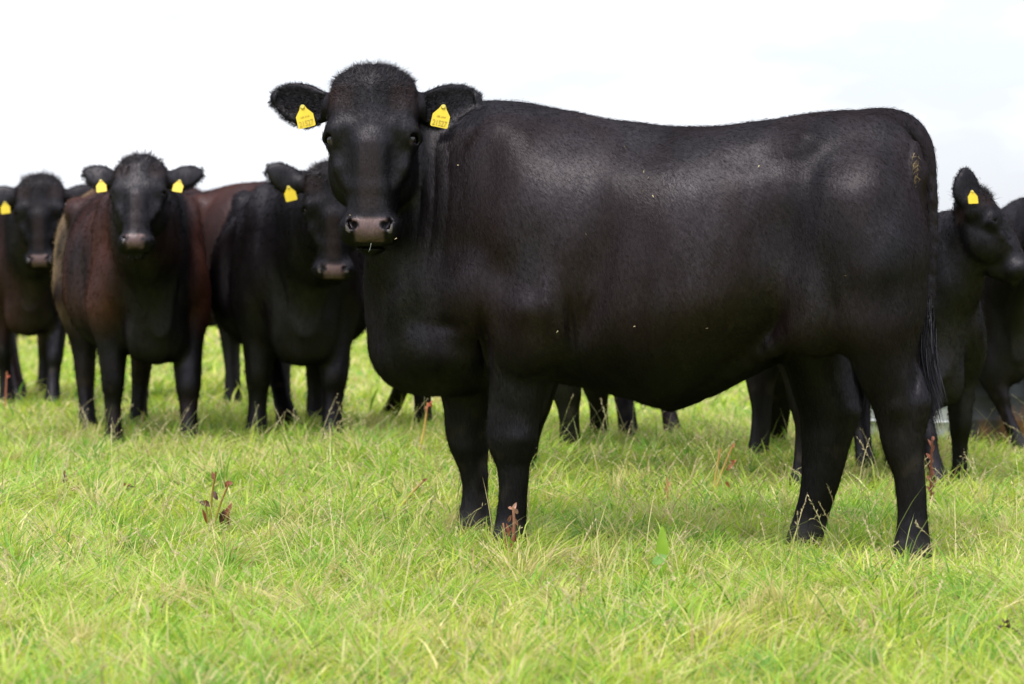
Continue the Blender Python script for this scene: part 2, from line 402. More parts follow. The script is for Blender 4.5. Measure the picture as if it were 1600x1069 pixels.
FORE = [(-.03, .055, -.05, .052), (.0, .055, -.05, .052), (.04, .052, -.05, .048), (.10, .043, -.053, .040), (.18, .034, -.055, .038), (.25, .043, -.066, .044), (.29, .060, -.078, .052), (.33, .068, -.084, .056), (.38, .068, -.090, .060), (.46, .068, -.105, .068), (.54, .072, -.128, .080), (.62, .078, -.165, .09), (.72, .08, -.17, .08), (.80, .02, -.08, .03)]
HIND = [(-.03, .057, -.06, .052), (.02, .057, -.06, .052), (.06, .05, -.055, .046), (.12, .045, -.05, .040), (.20, .046, -.045, .038), (.256, .052, -.043, .042), (.30, .066, -.042, .046), (.35, .084, -.043, .050), (.41, .104, -.050, .056), (.455, .120, -.062, .062), (.53, .152, -.040, .082), (.61, .19, -.02, .11), (.68, .24, -.03, .13), (.78, .27, -.05, .13), (.86, .24, -.03, .10), (.94, .16, .04, .04)]
def leg_shape(tab, hip, foot, k, thin=.94):
    hx, hy = hip; fx, fy, fz = foot
    q = loft([(z, f_ * thin, b_ * thin, 0, w * thin) for z, f_, b_, w in tab], 2, 1, 0, k, 2.15, .5)
    f0 = q.fn
    def fn(P):
        w = np.clip(1 - P[:, 2] / .80, 0, 1)
        H = np.stack([P[:, 0] - hx - (fx - hx) * w, P[:, 1] - hy - (fy - hy) * w, P[:, 2] - fz * w], 1).astype(np.float32)
        return f0(H) * .92
    q.fn = fn; q.c = np.array(((hx + fx) / 2 + .05, (hy + fy) / 2, .42)); q.r = .62 + max(abs(fx - hx), abs(fy - hy)) / 2
    return q
def leg_front(hip, foot, r=1.0): return [leg_shape(FORE, hip, foot, .06, r)]
def leg_hind(hip, foot, r=1.0, lift=0): return [leg_shape(HIND, (hip[0] - .02, hip[1]), foot, .07, r)]

# ------------------------------------------------------------------ ribbons of hair and blades
def ribbons(roots, dirs, side, length, width, bend, nseg=3, wprof=None):
    """curved tapering ribbons -> V,(flat faces),sizes. roots,dirs,side,bend (n,3); length,width (n,)"""
    n = len(roots); ts = np.linspace(0, 1, nseg + 1)
    L = length[:, None]; rows = []
    for i, t in enumerate(ts):
        c = roots + dirs * L * t + bend * L * t * t
        if i < nseg:
            w = (1 - t)**.6 if wprof is None else wprof[i]
            rows.append(c - side * (width * w * .5)[:, None]); rows.append(c + side * (width * w * .5)[:, None])
        else: rows.append(c)
    k = 2 * nseg + 1
    V = np.stack(rows, 1).reshape(-1, 3)
    base = (np.arange(n) * k)[:, None]; fl = []; sz = []
    quad = [np.stack([base[:, 0] + 2 * i, base[:, 0] + 2 * i + 1, base[:, 0] + 2 * i + 3, base[:, 0] + 2 * i + 2], 1) for i in range(nseg - 1)]
    tri = np.stack([base[:, 0] + 2 * nseg - 2, base[:, 0] + 2 * nseg - 1, base[:, 0] + 2 * nseg], 1)
    flat = np.concatenate([q.ravel() for q in quad] + [tri.ravel()])
    sizes = np.concatenate([np.full(n * (nseg - 1), 4), np.full(n, 3)])
    return V, flat, sizes, k
def unit(a): return a / np.maximum(np.linalg.norm(a, axis=-1, keepdims=True), 1e-9)
def hair_object(name, roots, dirs, length, width, bend, col, parent, seed=1, nseg=3, skin=None):
    r = np.random.default_rng(seed); n = len(roots)
    side = unit(np.cross(dirs, unit(r.normal(size=(n, 3)))))
    V, fl, sz, k = ribbons(roots, dirs, side, length, width, bend, nseg)
    me = mesh_np(name, V, fl, sz); set_col(me, 'coat', np.repeat(col, k, 0))
    if skin is None: set_col(me, 'skin', np.tile((0., 0., 1., 0.), (n * k, 1)))
    else: set_col(me, 'skin', np.repeat(np.concatenate([skin, np.full((n, 1), .65)], 1), k, 0))
    me.materials.append(M_HAIR)
    o = bpy.data.objects.new(name, me); return link(o, parent)

# ------------------------------------------------------------------ ear tags
def tag_mesh(w=.058, h=.074, t=.003):
    import bmesh
    bm = bmesh.new()
    pts = [(-w * .13, 0), (-w * .22, -h * .16), (-w * .5, -h * .44), (-w * .5, -h * .95), (-w * .44, -h), (w * .44, -h), (w * .5, -h * .95), (w * .5, -h * .44), (w * .22, -h * .16), (w * .13, 0)]
    vs = [bm.verts.new((x, 0, z)) for x, z in pts]
    f = bm.faces.new(vs)
    r = bmesh.ops.extrude_face_region(bm, geom=[f])
    bmesh.ops.translate(bm, vec=(0, t, 0), verts=[v for v in r['geom'] if isinstance(v, bmesh.types.BMVert)])
    bmesh.ops.recalc_face_normals(bm, faces=bm.faces)
    me = bpy.data.meshes.new('ear_tag'); bm.to_mesh(me); bm.free(); me.materials.append(M_TAG)
    return me
TAG_ME = tag_mesh()
def stud_mesh():
    import bmesh
    bm = bmesh.new()
    bmesh.ops.create_cone(bm, cap_ends=True, segments=16, radius1=.0085, radius2=.006, depth=.007, matrix=Matrix.Rotation(math.radians(90), 4, 'X'))
    me = bpy.data.meshes.new('stud'); bm.to_mesh(me); bm.free(); me.materials.append(M_STUD); return me
STUD_ME = stud_mesh()
def text_mesh(body, size):
    cu = bpy.data.curves.new('print', 'FONT'); cu.body = body; cu.size = size; cu.extrude = .0004; cu.align_x = 'CENTER'
    o = bpy.data.objects.new('print', cu); scene.collection.objects.link(o)
    dg = bpy.context.evaluated_depsgraph_get(); me = bpy.data.meshes.new_from_object(o.evaluated_get(dg))
    bpy.data.objects.remove(o); me.materials.clear(); me.materials.append(M_PRINT)
    me.transform(Matrix.Rotation(math.radians(90), 4, 'X')); return me
NUM_ME = text_mesh('21527', .020); NUM_ME.transform(Matrix.Diagonal((.95, 1, 1.35, 1)))
CODE_ME = text_mesh('UK 214', .0095)
def add_tag(root, pos, R, tilt=0, scale=1.0, printed=False):
    """pos and R (3x3: columns x,-y facing out,z) in cow frame"""
    o = bpy.data.objects.new('ear_tag', TAG_ME); link(o, root)
    M4 = Matrix.Translation(Vector([float(v) for v in pos])) @ Matrix([[float(R[i][j]) for j in range(3)] for i in range(3)]).to_4x4() @ Matrix.Rotation(math.radians(tilt), 4, 'Y') @ Matrix.Scale(scale, 4)
    o.matrix_local = M4
    s = bpy.data.objects.new('stud', STUD_ME); link(s, o); s.location = (0, -.003, -.004)
    if printed:
        a = bpy.data.objects.new('number', NUM_ME); link(a, o); a.location = (0, -.0012, -.069)
        b = bpy.data.objects.new('code', CODE_ME); link(b, o); b.location = (0, -.0012, -.041)
    return o

EYE_ME = None
def eye_mesh():
    import bmesh
    bm = bmesh.new(); bmesh.ops.create_uvsphere(bm, u_segments=28, v_segments=18, radius=.0215)
    for f in bm.faces: f.smooth = True
    me = bpy.data.meshes.new('eye'); bm.to_mesh(me); bm.free(); me.materials.append(M_EYE); return me
EYE_ME = eye_mesh()

def ear_fringe(root, head, ear, r_, m, seed, inner=0, wid=.003):
    hp, HR, hs = head
    for s, e_ in zip((1, -1), ear):
        R = ear_R(s, e_)
        e = np.array((s * .118, .128, -.095)); Ea = np.array(EAR)
        t = r_.uniform(.05, .242, m); hi = np.interp(t, Ea[:, 0], Ea[:, 1]); lo = np.interp(t, Ea[:, 0], Ea[:, 2]); top_ = r_.uniform(size=m) < .5
        tt = t + 0; edge = np.where(top_, hi, lo) * .90
        tip = r_.uniform(size=m) < .15; edge = np.where(tip, r_.uniform(-.02, .03, m), edge); tt = np.where(tip, .228, tt)
        loc_ = np.stack([s * tt, edge, r_.normal(size=m) * .007], 1)
        dd = unit(np.stack([np.full(m, s * .9), np.where(top_, 1., -1.) * np.where(tip, .1, .9), np.full(m, .15)], 1) + r_.normal(size=loc_.shape) * .3)
        if inner:
            t = r_.uniform(.03, .215, inner); hi = np.interp(t, Ea[:, 0], Ea[:, 1]); lo = np.interp(t, Ea[:, 0], Ea[:, 2]); u_ = r_.uniform(.08, .92, inner)
            l2 = np.stack([s * t, lo + (hi - lo) * u_, np.full(inner, .004) + .03 * (u_ - .5)**2], 1)
            d2 = unit(np.array((s * .8, .0, .55)) + r_.normal(size=l2.shape) * .45)
            loc_ = np.concatenate([loc_, l2]); dd = np.concatenate([dd, d2])
        rr = e + loc_ @ R.T; dd = dd @ R.T; n = len(rr)
        hair_object('ear_hair', np.array(hp) + (rr @ HR.T) * hs, dd @ HR.T, r_.uniform(.008, .022, n) * hs, np.full(n, wid), r_.normal(size=(n, 3)) * .2, np.tile((.006, .005, .0055), (n, 1)) * r_.uniform(.6, 1.6, (n, 1)), root, seed + 2, 2)

# ------------------------------------------------------------------ build one animal from its primitives
def build_cow(name, loc, yaw, prims, head, h, color_fn, label, group, disp=None, scale=1.0, tags=(), hair=True, hairn=1.0, printed=False, zoff=0.0):
    V, Q, Nn = surface(prims, h, disp)
    me = mesh_np('body', V, Q.ravel(), np.full(len(Q), 4))
    C = color_fn(V, Nn); set_col(me, 'coat', C); me.materials.append(M_COAT)
    root = bpy.data.objects.new(name, None); link(root)
    z0 = float(gz(loc[0], loc[1])) if len(loc) == 2 else loc[2]
    root.location = (loc[0], loc[1], z0 + zoff); root.rotation_euler = (0, 0, math.radians(yaw)); root.scale = (scale,) * 3
    root.empty_display_size = .3
    tag(root, label, 'cow', group)
    link(bpy.data.objects.new('body', me), root)
    ho, HR, hs = head
    for s in (1, -1):
        e = bpy.data.objects.new('eye', EYE_ME); link(e, root)
        p = np.array(ho) + HR @ np.array((s * EYE[0], EYE[1], EYE[2])) * hs
        e.location = p; e.scale = (hs,) * 3
    TR = np.stack([HR[:, 0], -HR[:, 2], HR[:, 1]], 1)        # tag frame: x lateral, -y out of the face, z up
    for tg in tags:
        side, du, dv, tilt = tg[:4]; dw, turn = (tg[4], tg[5]) if len(tg) > 4 else (-.042, 0)
        p = np.array(ho) + HR @ np.array((side * du, dv, dw)) * hs
        add_tag(root, p, TR @ rot('Z', turn), tilt, hs * 1.0, printed)
    return root, V, Q, Nn, C

def to_head(P, head):
    ho, HR, hs = head
    H = ((P - np.array(ho)) @ HR) / hs; H[:, 1] = np.where(H[:, 1] < 0, H[:, 1] / VW, H[:, 1])
    return H
def coat_color(head, brown=0.2, seed=0, muddy=None, feet_dark=True):
    def fn(P, Nn):
        H = to_head(P, head); n = len(P)
        inhead = ((np.abs(H[:, 0]) < .165) | (H[:, 1] > .05)) & (np.abs(H[:, 0]) < .36) & (H[:, 1] > -.45) & (H[:, 1] < .30) & (H[:, 2] > -.22) & (H[:, 2] < .15)
        base = np.tile(np.array((.0021, .0017, .0021)), (n, 1)); red = np.array((.050, .016, .010))
        z = P[:, 2]; body = smooth01(z, .50, .72) * smooth01(P[:, 0], .95, .55)
        body = body * (1 - smooth01(P[:, 0], .35, .55) * smooth01(np.abs(P[:, 1]), .22, .12))
        m = np.clip(.50 + .75 * hnoise(P * np.array((1, 1.0, 1.3)), 5.5, seed) + .45 * hnoise(P * np.array((2.2, 2.2, .8)), 11, seed + 1), 0, 1) * body * brown
        m = np.maximum(m, np.clip(hnoise(P, 9, seed + 3) * .8, 0, 1) * brown * .35)
        m = np.clip(m, 0, 1)
        m = np.where(inhead, 0, m)
        C = base * (1 - m[:, None]) + red * m[:, None]
        R = np.full(n, .43) + .05 * hnoise(P, 7, seed + 9)
        # brownish tuft on the poll and at the ear roots
        t = smooth01(H[:, 1], .07, .12) * smooth01(H[:, 1], .20, .15) * smooth01(np.abs(H[:, 0]), .04, .07) * smooth01(np.abs(H[:, 0]), .17, .12) * inhead
        C = C * (1 - .55 * t[:, None]) + np.array((.018, .009, .007)) * .55 * t[:, None]; R += .15 * t
        # nasal bridge faintly brown
        t = inhead * smooth01(np.abs(H[:, 0]), .045, .02) * smooth01(H[:, 1], -.30, -.24) * smooth01(H[:, 1], .02, -.06) * (H[:, 2] > 0)
        C = C * (1 - .4 * t[:, None]) + np.array((.026, .016, .014)) * .4 * t[:, None]
        # bare nose pad
        hw = .040 + .25 * np.clip(H[:, 1] + .345, 0, .05)
        t = inhead * smooth01(np.abs(H[:, 0]), hw + .012, hw) * smooth01(H[:, 1], -.379, -.370) * smooth01(H[:, 1], -.290, -.302) * (H[:, 2] > -.012)
        pad = np.array((.086, .055, .052)) * (1 + .25 * smooth01(H[:, 1], -.335, -.30))[:, None] * (1 + .15 * hnoise(H, 150, 5))[:, None]
        C = C * (1 - t[:, None]) + pad * t[:, None]; R = R * (1 - t) + .30 * t
        for s in (1, -1):
            d = np.linalg.norm((H - np.array((s * .050, -.322, .022))) / np.array((.020, .017, .03)), axis=1)
            C[inhead & (d < 1.0)] = (.004, .003, .003)
            rim = inhead & (np.linalg.norm((H - np.array((s * .066, -.330, .018))) / np.array((.010, .017, .03)), axis=1) < 1)
            C[rim & (d > 1.0)] = (.10, .085, .085); R[rim] = .2
            # pale rim of the eye, wider towards the nose
            q = (H - np.array((s * EYE[0], EYE[1], EYE[2])))
            de = np.sqrt((q**2).sum(1))
            r_ = inhead * smooth01(de, .036, .028) * smooth01(q[:, 1], .002, -.012) * smooth01(s * q[:, 0], .012, -.006)
            C = C * (1 - r_[:, None]) + np.array((.20, .14, .125)) * r_[:, None]
        if feet_dark:
            t = smooth01(z, .09, .05); C = C * (1 - t[:, None]) + np.array((.02, .018, .017)) * t[:, None]
            t = smooth01(z, .5, .25) * np.clip(hnoise(P, 60, seed + 21) - .35, 0, 1) * .6
            C = C + t[:, None] * np.array((.05, .04, .025))
        if muddy is not None:
            t = muddy(P)[:, None]; C = C * (1 - t) + np.array((.17, .115, .065)) * t; R = R + .25 * t[:, 0]
        return np.concatenate([C, np.clip(R, .1, .9)[:, None]], 1)
    return fn

def tube_nodes(pts): return pts
# ------------------------------------------------------------------ the big animal in front
MX, MY, MYAW = 0.62, 8.46, 162.0
_c, _s = math.cos(math.radians(MYAW)), math.sin(math.radians(MYAW))
MZ = 0.0
def ray_local(px, py, yl):
    """where the line of sight through a photograph point meets the plane y = yl of the big animal"""
    dx, dz = (px - 800) / F, (HOR - py) / F
    # world point (dx*t, t, CAMH+dz*t); local y = -(X-MX)*s + (Y-MY)*c
    t = (yl - MX * _s + MY * _c) / (-dx * _s + _c)
    X, Y = dx * t - MX, t - MY
    return X * _c + Y * _s, CAMH + dz * t - MZ
def main_cow():
    P = []
    st = []
    for px, top, bot, a in [(1456, 300, 430, .06), (1450, 240, 500, .17), (1434, 205, 540, .235), (1405, 182, 560, .275), (1350, 172, 560, .295), (1290, 173, 522, .295), (1240, 181, 536, .30),
                            (1180, 191, 572, .335), (1110, 199, 610, .365), (1050, 198, 638, .375), (980, 189, 620, .37), (900, 179, 602, .35), (850, 171, 592, .325), (800, 168, 595, .295),
                            (750, 172, 612, .265), (700, 205, 618, .235), (650, 240, 604, .19), (615, 330, 575, .13), (594, 430, 545, .07)]:
        x, zt = ray_local(px, top, 0); _, zb = ray_local(px, bot, 0)
        st.append((x, zt, zb, 0, a))
    P.append(loft(st, 0, 1, 2, .05, 2.25, .44))
    rl = ray_local
    def J(px, py, yl, r): x, z = rl(px, py, yl); return (x, yl, z, r)
    # head placement (eye-level centre)
    yaw_w = -90 + 0                       # world heading of the face
    hy_l = .34
    hx, hz = rl(580, 218, hy_l)
    HRl = head_frame(yaw_w - MYAW - 2, -10, 0)
    hs = .955
    head = ((hx, hy_l, hz), HRl, hs)
    # neck
    P.append(chain([J(835, 330, .02, .29), J(760, 300, .04, .24), J(695, 270, .06, .18), J(640, 240, .13, .115)], .10, (1, .80, 1)))
    P.append(chain([J(800, 235, .0, .10), J(750, 228, .01, .09), J(690, 232, .04, .08), J(630, 212, .11, .07)], .08))
    P.append(chain([J(720, 450, .04, .21), J(668, 395, .07, .15), J(625, 345, .14, .085)], .10, (1, .82, 1)))
    P.append(chain([J(628, 545, .0, .085), J(612, 480, .02, .070), J(600, 430, .08, .050), J(597, 380, .17, .045)], .09, (1, .8, 1)))   # dewlap
    P.append(ell(J(650, 560, 0, 0)[:3], (.12, .13, .10), .07))
    # shoulder, arm and chest muscles on both sides
    for s in (1, -1):
        P.append(ell(J(805, 320, s * .225, 0)[:3], (.12, .075, .25), .11, 'u', rot('Y', 12)))
        P.append(ell(J(832, 500, s * .272, 0)[:3], (.105, .075, .17), .08, 'u', rot('Y', -12)))
        P.append(ell(J(760, 455, s * .215, 0)[:3], (.13, .10, .13), .06, 'u', rot('Y', 40)))
        P.append(ell(J(700, 540, s * .13, 0)[:3], (.13, .10, .10), .06))
        P.append(ell(J(925, 430, s * .395, 0)[:3], (.035, .05, .20), .08, 's', rot('Y', -8)))
        P.append(ell(J(1225, 400, s * .415, 0)[:3], (.07, .075, .16), .10, 's', rot('Y', 10)))
        P.append(ell(J(1350, 390, s * .215, 0)[:3], (.195, .135, .28), .07))
        P.append(ell(J(1290, 470, s * .225, 0)[:3], (.11, .085, .17), .07, 'u', rot('Y', -15)))
        P.append(ell(J(1425, 270, s * .11, 0)[:3], (.05, .06, .06), .09))
        P.append(ell(J(1448, 240, s * .055, 0)[:3], (.07, .022, .08), .05, 's', rot('Y', 35)))
    for s in (1, -1):
        P.append(ell(J(899, 525, s * .37, 0)[:3], (.018, .05, .09), .05, 's', rot('Y', -14)))
        P.append(ell(J(750, 565, s * .22, 0)[:3], (.010, .06, .08), .035, 's'))
    P.append(chain([J(1300, 485, .25, .04), J(1250, 520, .225, .03), J(1190, 552, .165, .024), J(1120, 592, .09, .024)], .05))  # skin fold to the flank
    P.append(chain([J(1255, 525, -.17, .03), J(1200, 556, -.10, .03), J(1110, 600, .0, .03)], .06))
    P.append(chain([J(1085, 618, 0, .02), J(1048, 632, 0, .016)], .03))
    def leg(yl, rows, k=.045, p=2.15, mud=0):
        st_ = []
        for py, a, b, hw in rows:
            xa, za = rl(a, py, yl); xb, _ = rl(b, py, yl); st_.append((za, xa, xb, yl, hw))
        zmin = min(r_[0] for r_ in st_); r0 = min(st_); st_.append((min(-.03, zmin - .02), r0[1], r0[2], yl, r0[4]))
        P.append(loft(st_, 2, 1, 0, k, p, .5))
    leg(.185, [(425, 810, 850, .03), (460, 785, 875, .08), (500, 762, 886, .105), (540, 761, 881, .10), (580, 764, 862, .085), (620, 765, 850, .072), (660, 764, 841, .064), (688, 764, 837, .062), (706, 768, 834, .056), (725, 776, 829, .047), (760, 781, 825, .041), (800, 777, 823, .042), (825, 773, 822, .050), (842, 770, 823, .056)])
    leg(-.17, [(500, 740, 800, .03), (540, 710, 820, .08), (600, 690, 800, .09), (640, 696, 772, .072), (680, 699, 766, .062), (700, 704, 763, .060), (720, 713, 761, .050), (740, 720, 762, .043), (780, 722, 762, .041), (800, 718, 765, .046), (818, 715, 768, .054)])
    leg(.19, [(400, 1350, 1410, .03), (440, 1310, 1436, .10), (480, 1298, 1444, .135), (505, 1300, 1442, .142), (530, 1310, 1435, .135), (560, 1328, 1431, .115), (600, 1346, 1440, .088), (630, 1361, 1451, .070), (660, 1371, 1447, .060), (700, 1381, 1443, .054), (720, 1388, 1443, .050), (740, 1396, 1444, .045), (770, 1400, 1446, .041), (810, 1402, 1449, .043), (840, 1399, 1452, .052), (864, 1395, 1456, .058)])
    leg(-.19, [(440, 1260, 1310, .04), (490, 1238, 1325, .12), (530, 1225, 1322, .13), (560, 1224, 1326, .115), (590, 1232, 1331, .095), (620, 1241, 1339, .078), (642, 1248, 1345, .068), (660, 1250, 1340, .060), (690, 1252, 1330, .055), (730, 1252, 1319, .047), (770, 1249, 1307, .042), (810, 1238, 1294, .043), (838, 1228, 1287, .052), (858, 1223, 1280, .058)])
    for pts in ([(1440, 585), (1450, 625), (1446, 650)],): P.append(chain([J(px - 14, py, .19, .022) for px, py in pts], .04))
    # tail
    P.append(chain([J(1360, 190, 0, .035), J(1405, 196, 0, .040), J(1432, 222, 0, .038), J(1444, 268, 0, .033), J(1449, 340, 0.0, .027), J(1448, 420, 0.03, .022), J(1446, 480, .05, .019), J(1448, 520, .06, .014)], .028))
    P.append(chain([J(1388, 205, .055, .006), J(1412, 222, .06, .010), J(1432, 250, .06, .011), J(1440, 300, .06, .010), J(1440, 380, .06, .008)], .018, None, 's'))
    P += xform(head_prims(True, ear=((-7, 12), (-9, 12))), head[0], head[1], hs)
    fx, fz = rl(690, 300, .15); f2, _ = rl(655, 300, .15)
    DENTS = [rl(px, py, .28) + (rx, rz, am) for px, py, rx, rz, am in [(1240, 205, .05, .03, -.014), (640, 500, .05, .07, .010), (896, 500, .016, .10, .014), (866, 480, .024, .09, -.016), (832, 486, .07, .05, -.007), (755, 540, .016, .10, .016), (690, 566, .09, .05, -.014), (700, 510, .09, .025, .008), (610, 470, .03, .08, -.008), (808, 688, .035, .028, -.007), (808, 648, .05, .03, .003), (806, 728, .05, .026, .003), (1424, 598, .014, .05, .012), (1398, 640, .03, .03, -.008), (1330, 600, .02, .03, .004), (1262, 212, .045, .03, -.012), (1335, 560, .05, .05, .006), (1306, 480, .022, .08, .012), (1270, 300, .03, .12, .006), (1000, 228, .08, .04, .010), (1030, 250, .06, .03, .005), (1172, 250, .09, .045, .012), (1215, 345, .08, .10, .012), (860, 300, .10, .12, -.010), (930, 300, .05, .10, .005),
        (790, 430, .06, .06, .008), (835, 480, .06, .05, -.008), (1320, 300, .12, .07, -.010), (1290, 430, .03, .10, .010), (1390, 330, .05, .07, .008), (1385, 430, .07, .08, -.010), (720, 520, .05, .05, -.010), (1110, 480, .14, .08, -.008), (770, 250, .05, .10, .008), (1240, 230, .06, .03, -.010), (1405, 250, .03, .05, .007)]]
    def disp(Q):
        # skin folds down the side of the neck, ribs, slack skin
        w = np.exp(-((Q[:, 0] - fx) / .085)**2) * smooth01(Q[:, 2], fz - .34, fz - .05) * smooth01(Q[:, 2], fz + .25, fz - .02) * (Q[:, 1] > 0)
        ph = (Q[:, 0] + .12 * Q[:, 1] + .03 * np.sin(Q[:, 2] * 7) + .012 * hnoise(Q * np.array((1, 1, .4)), 14, 44)) * 6.283 / .052
        d = w * .0042 * (1 - 2 * np.abs(np.sin(ph * .5)) ** .8) * (.6 + .5 * hnoise(Q * np.array((1, 1, .3)), 16, 45))
        d += .0035 * hnoise(Q, 9, 2) + .002 * hnoise(Q, 23, 6)
        for (dx_, dz_, rx_, rz_, am) in DENTS:
            d += am * np.exp(-((Q[:, 0] - dx_) / rx_)**2 - ((Q[:, 2] - dz_) / rz_)**2) * (Q[:, 1] > 0)
        w2 = smooth01(Q[:, 0], -.45, -.25) * smooth01(Q[:, 0], .42, .25) * smooth01(Q[:, 2], .62, .75) * smooth01(Q[:, 2], 1.2, 1.05)
        d += w2 * .0006 * np.sin((Q[:, 0] * 1.0 + .25 * Q[:, 2]) * 6.283 / .085)
        return d
    root, V, Q, Nn, C = build_cow('cow', (MX, MY, MZ), MYAW, P, head, MAIN_H, coat_color(head, .12, 5),
        'large black cow standing side-on in front of the herd, head turned to face the camera', 'black cattle in the pasture', disp,
        tags=((1, .232, .122, 12), (-1, .232, .122, -14)), printed=True)
    return root, V, Q, Nn, C, head, rl

MAIN_H = 0.0062
MAIN = main_cow()

def main_details():
    root, V, Q, Nn, C, head, rl = MAIN
    r = np.random.default_rng(5); H = to_head(V, head); ho, HR, hs = head
    inh = ((np.abs(H[:, 0]) < .165) | (H[:, 1] > .05)) & (np.abs(H[:, 0]) < .36) & (H[:, 1] > -.45) & (H[:, 1] < .30) & (H[:, 2] > -.22) & (H[:, 2] < .15)
    ok = ~(inh & (((np.abs(H[:, 0]) < .075) & (H[:, 1] < -.28) & (H[:, 2] > -.03)) | (np.linalg.norm((H - np.array(EYE)) , axis=1) < .036) | (np.linalg.norm((H - np.array((-EYE[0], EYE[1], EYE[2]))), axis=1) < .036)))
    ok &= V[:, 2] > .05; ok &= (V[:, 1] > -.15) | (V[:, 2] > 1.1) | (V[:, 2] < .7)
    idx = np.nonzero(ok)[0]; idx = r.choice(idx, int(FUR_N)); n = len(idx)
    p = V[idx] + r.normal(size=(n, 3)) * .003; nrm = Nn[idx]; hin = inh[idx]; h = H[idx]
    flow = np.tile(np.array((-.62, 0, -.78)), (n, 1)); flow = flow + .45 * np.stack([hnoise(p, 6, 31), hnoise(p, 6, 32), hnoise(p, 6, 33)], 1)
    leg = smooth01(p[:, 2], .62, .5)[:, None]; flow = flow * (1 - leg) + np.array((-.1, 0, -1.0)) * leg
    up = (HR @ np.array((0, 1, 0))); lat = HR @ np.array((1, 0, 0))
    face = up * np.where(h[:, 1:2] > -.1, .8, .2) + lat * np.sign(h[:, :1]) * .8
    flow = np.where(hin[:, None], face, flow)
    d = flow - (flow * nrm).sum(1, keepdims=True) * nrm; d = unit(unit(d) + r.normal(size=(n, 3)) * .16)
    d = unit(d - (d * nrm).sum(1, keepdims=True) * nrm + nrm * r.uniform(.05, .28, (n, 1)))
    side = unit(np.cross(d, nrm) + nrm * r.normal(size=(n, 1)) * .35)
    L = r.uniform(.008, .017, n) * np.where(hin, .75, 1); W = r.uniform(.0007, .0013, n)
    Vr, fl, sz, k = ribbons(p - nrm * .001, d, side, L, W, -nrm * .15 + r.normal(size=(n, 3)) * .05, 2, wprof=[1, .8])
    me = mesh_np('coat_hair', Vr, fl, sz)
    col = C[idx, :3] * r.uniform(.7, 1.5, (n, 1)); set_col(me, 'coat', np.repeat(col, k, 0)); me.materials.append(M_HAIR)
    set_col(me, 'skin', np.repeat(np.concatenate([nrm, np.full((n, 1), .72)], 1), k, 0))
    link(bpy.data.objects.new('coat_hair', me), root)
    # curly tuft on the poll and the whorl of the forehead
    top = np.nonzero(inh & (H[:, 1] > .02) & (np.abs(H[:, 0]) < .13) & (H[:, 2] > -.14) & (Nn @ (HR @ np.array((0, .8, .6))) > .25))[0]
    w = smooth01(H[top, 1], .02, .17) + .03; i2 = r.choice(top, 9000, p=w / w.sum()); n = len(i2); h = H[i2]; nrm = Nn[i2]
    d = unit(nrm * .22 + lat * (np.sign(h[:, :1]) * .6) + up * .25 + r.normal(size=(n, 3)) * .42)
    L = r.uniform(.008, .022, n) * (.35 + .6 * smooth01(h[:, 1], .05, .20))
    bm_ = (smooth01(np.abs(h[:, 0]), .045, .075) * smooth01(h[:, 1], .07, .12) * smooth01(h[:, 1], .20, .16))[:, None]
    col = (np.array((.022, .009, .006)) * bm_ + np.array((.006, .0045, .0045)) * (1 - bm_)) * r.uniform(.5, 1.5, (n, 1))
    hair_object('poll_hair', V[i2], d, L, np.full(n, .0014), r.normal(size=(n, 3)) * .55, col, root, 8, 3, nrm)
    ear_fringe(root, head, MAIN_EAR, r, 1500, 40, 2200, .0013)
    # switch of the tail
    n = 2200; x0, z0 = rl(1448, 515, .08); roots = np.array((x0, .08, z0)) + r.normal(size=(n, 3)) * np.array((.009, .008, .035))
    lock = np.round(r.normal(size=(n, 1)) * 2.2) / 2.2; d = unit(np.array((.03, .03, -1)) + np.array((1, 0, 0)) * (lock * .08 + r.normal(size=(n, 1)) * .012) + r.normal(size=(n, 3)) * .02)
    hair_object('tail_switch', roots, d, r.uniform(.13, .25, n), r.uniform(.002, .004, n), np.array((-.17, 0, 0)) * (1 + .5 * lock) + r.normal(size=(n, 3)) * .02, np.tile((.022, .021, .026), (n, 1)) * r.uniform(.2, 2.4, (n, 1)), root, 9, 6)
    pts_ = [(1012, 270), (1005, 292), (1003, 262), (922, 366), (965, 215), (1020, 300), (1320, 430), (1180, 250), (880, 520), (700, 255), (640, 385), (1110, 520), (560, 330), (1000, 510)]
    sp = [int(np.argmin((V[:, 0] - rl(a_, b_, .33)[0])**2 + (V[:, 2] - rl(a_, b_, .33)[1])**2 - .05 * V[:, 1])) for a_, b_ in pts_]; n = len(sp)
    for q in sp: hair_object('caught_seed', V[q:q + 1] + Nn[q:q + 1] * .008, unit(r.normal(size=(1, 3)) + np.array((0, 0, -.5))), np.full(1, .010), np.full(1, .0038), np.zeros((1, 3)), np.array([(.34, .28, .16)]), root, q, 2)
    # lashes
    for s in (1, -1):
        n = 60; e = np.array((s * EYE[0], EYE[1] + .012, EYE[2] + .012)); a = r.uniform(-1, 1, n)
        q = e + np.stack([a * .014 * 1.0, -.004 * a * a, -s * a * .010], 1); dd = unit(np.stack([s * .9 + a * .2, -.1 + r.normal(size=n) * .15, np.full(n, .5)], 1))
        hair_object('eyelashes', np.array(ho) + (q @ HR.T) * hs, dd @ HR.T, r.uniform(.015, .026, n), np.full(n, .0011), np.tile(HR @ np.array((0, .25, 0)), (n, 1)), np.tile((.02, .016, .014), (n, 1)), root, 12 + s, 2)
    # thin drool strand under the lip
    q = np.array([(.004, -.372 * VW, -.010)]) ; pos = np.array(ho) + (q @ HR.T) * hs
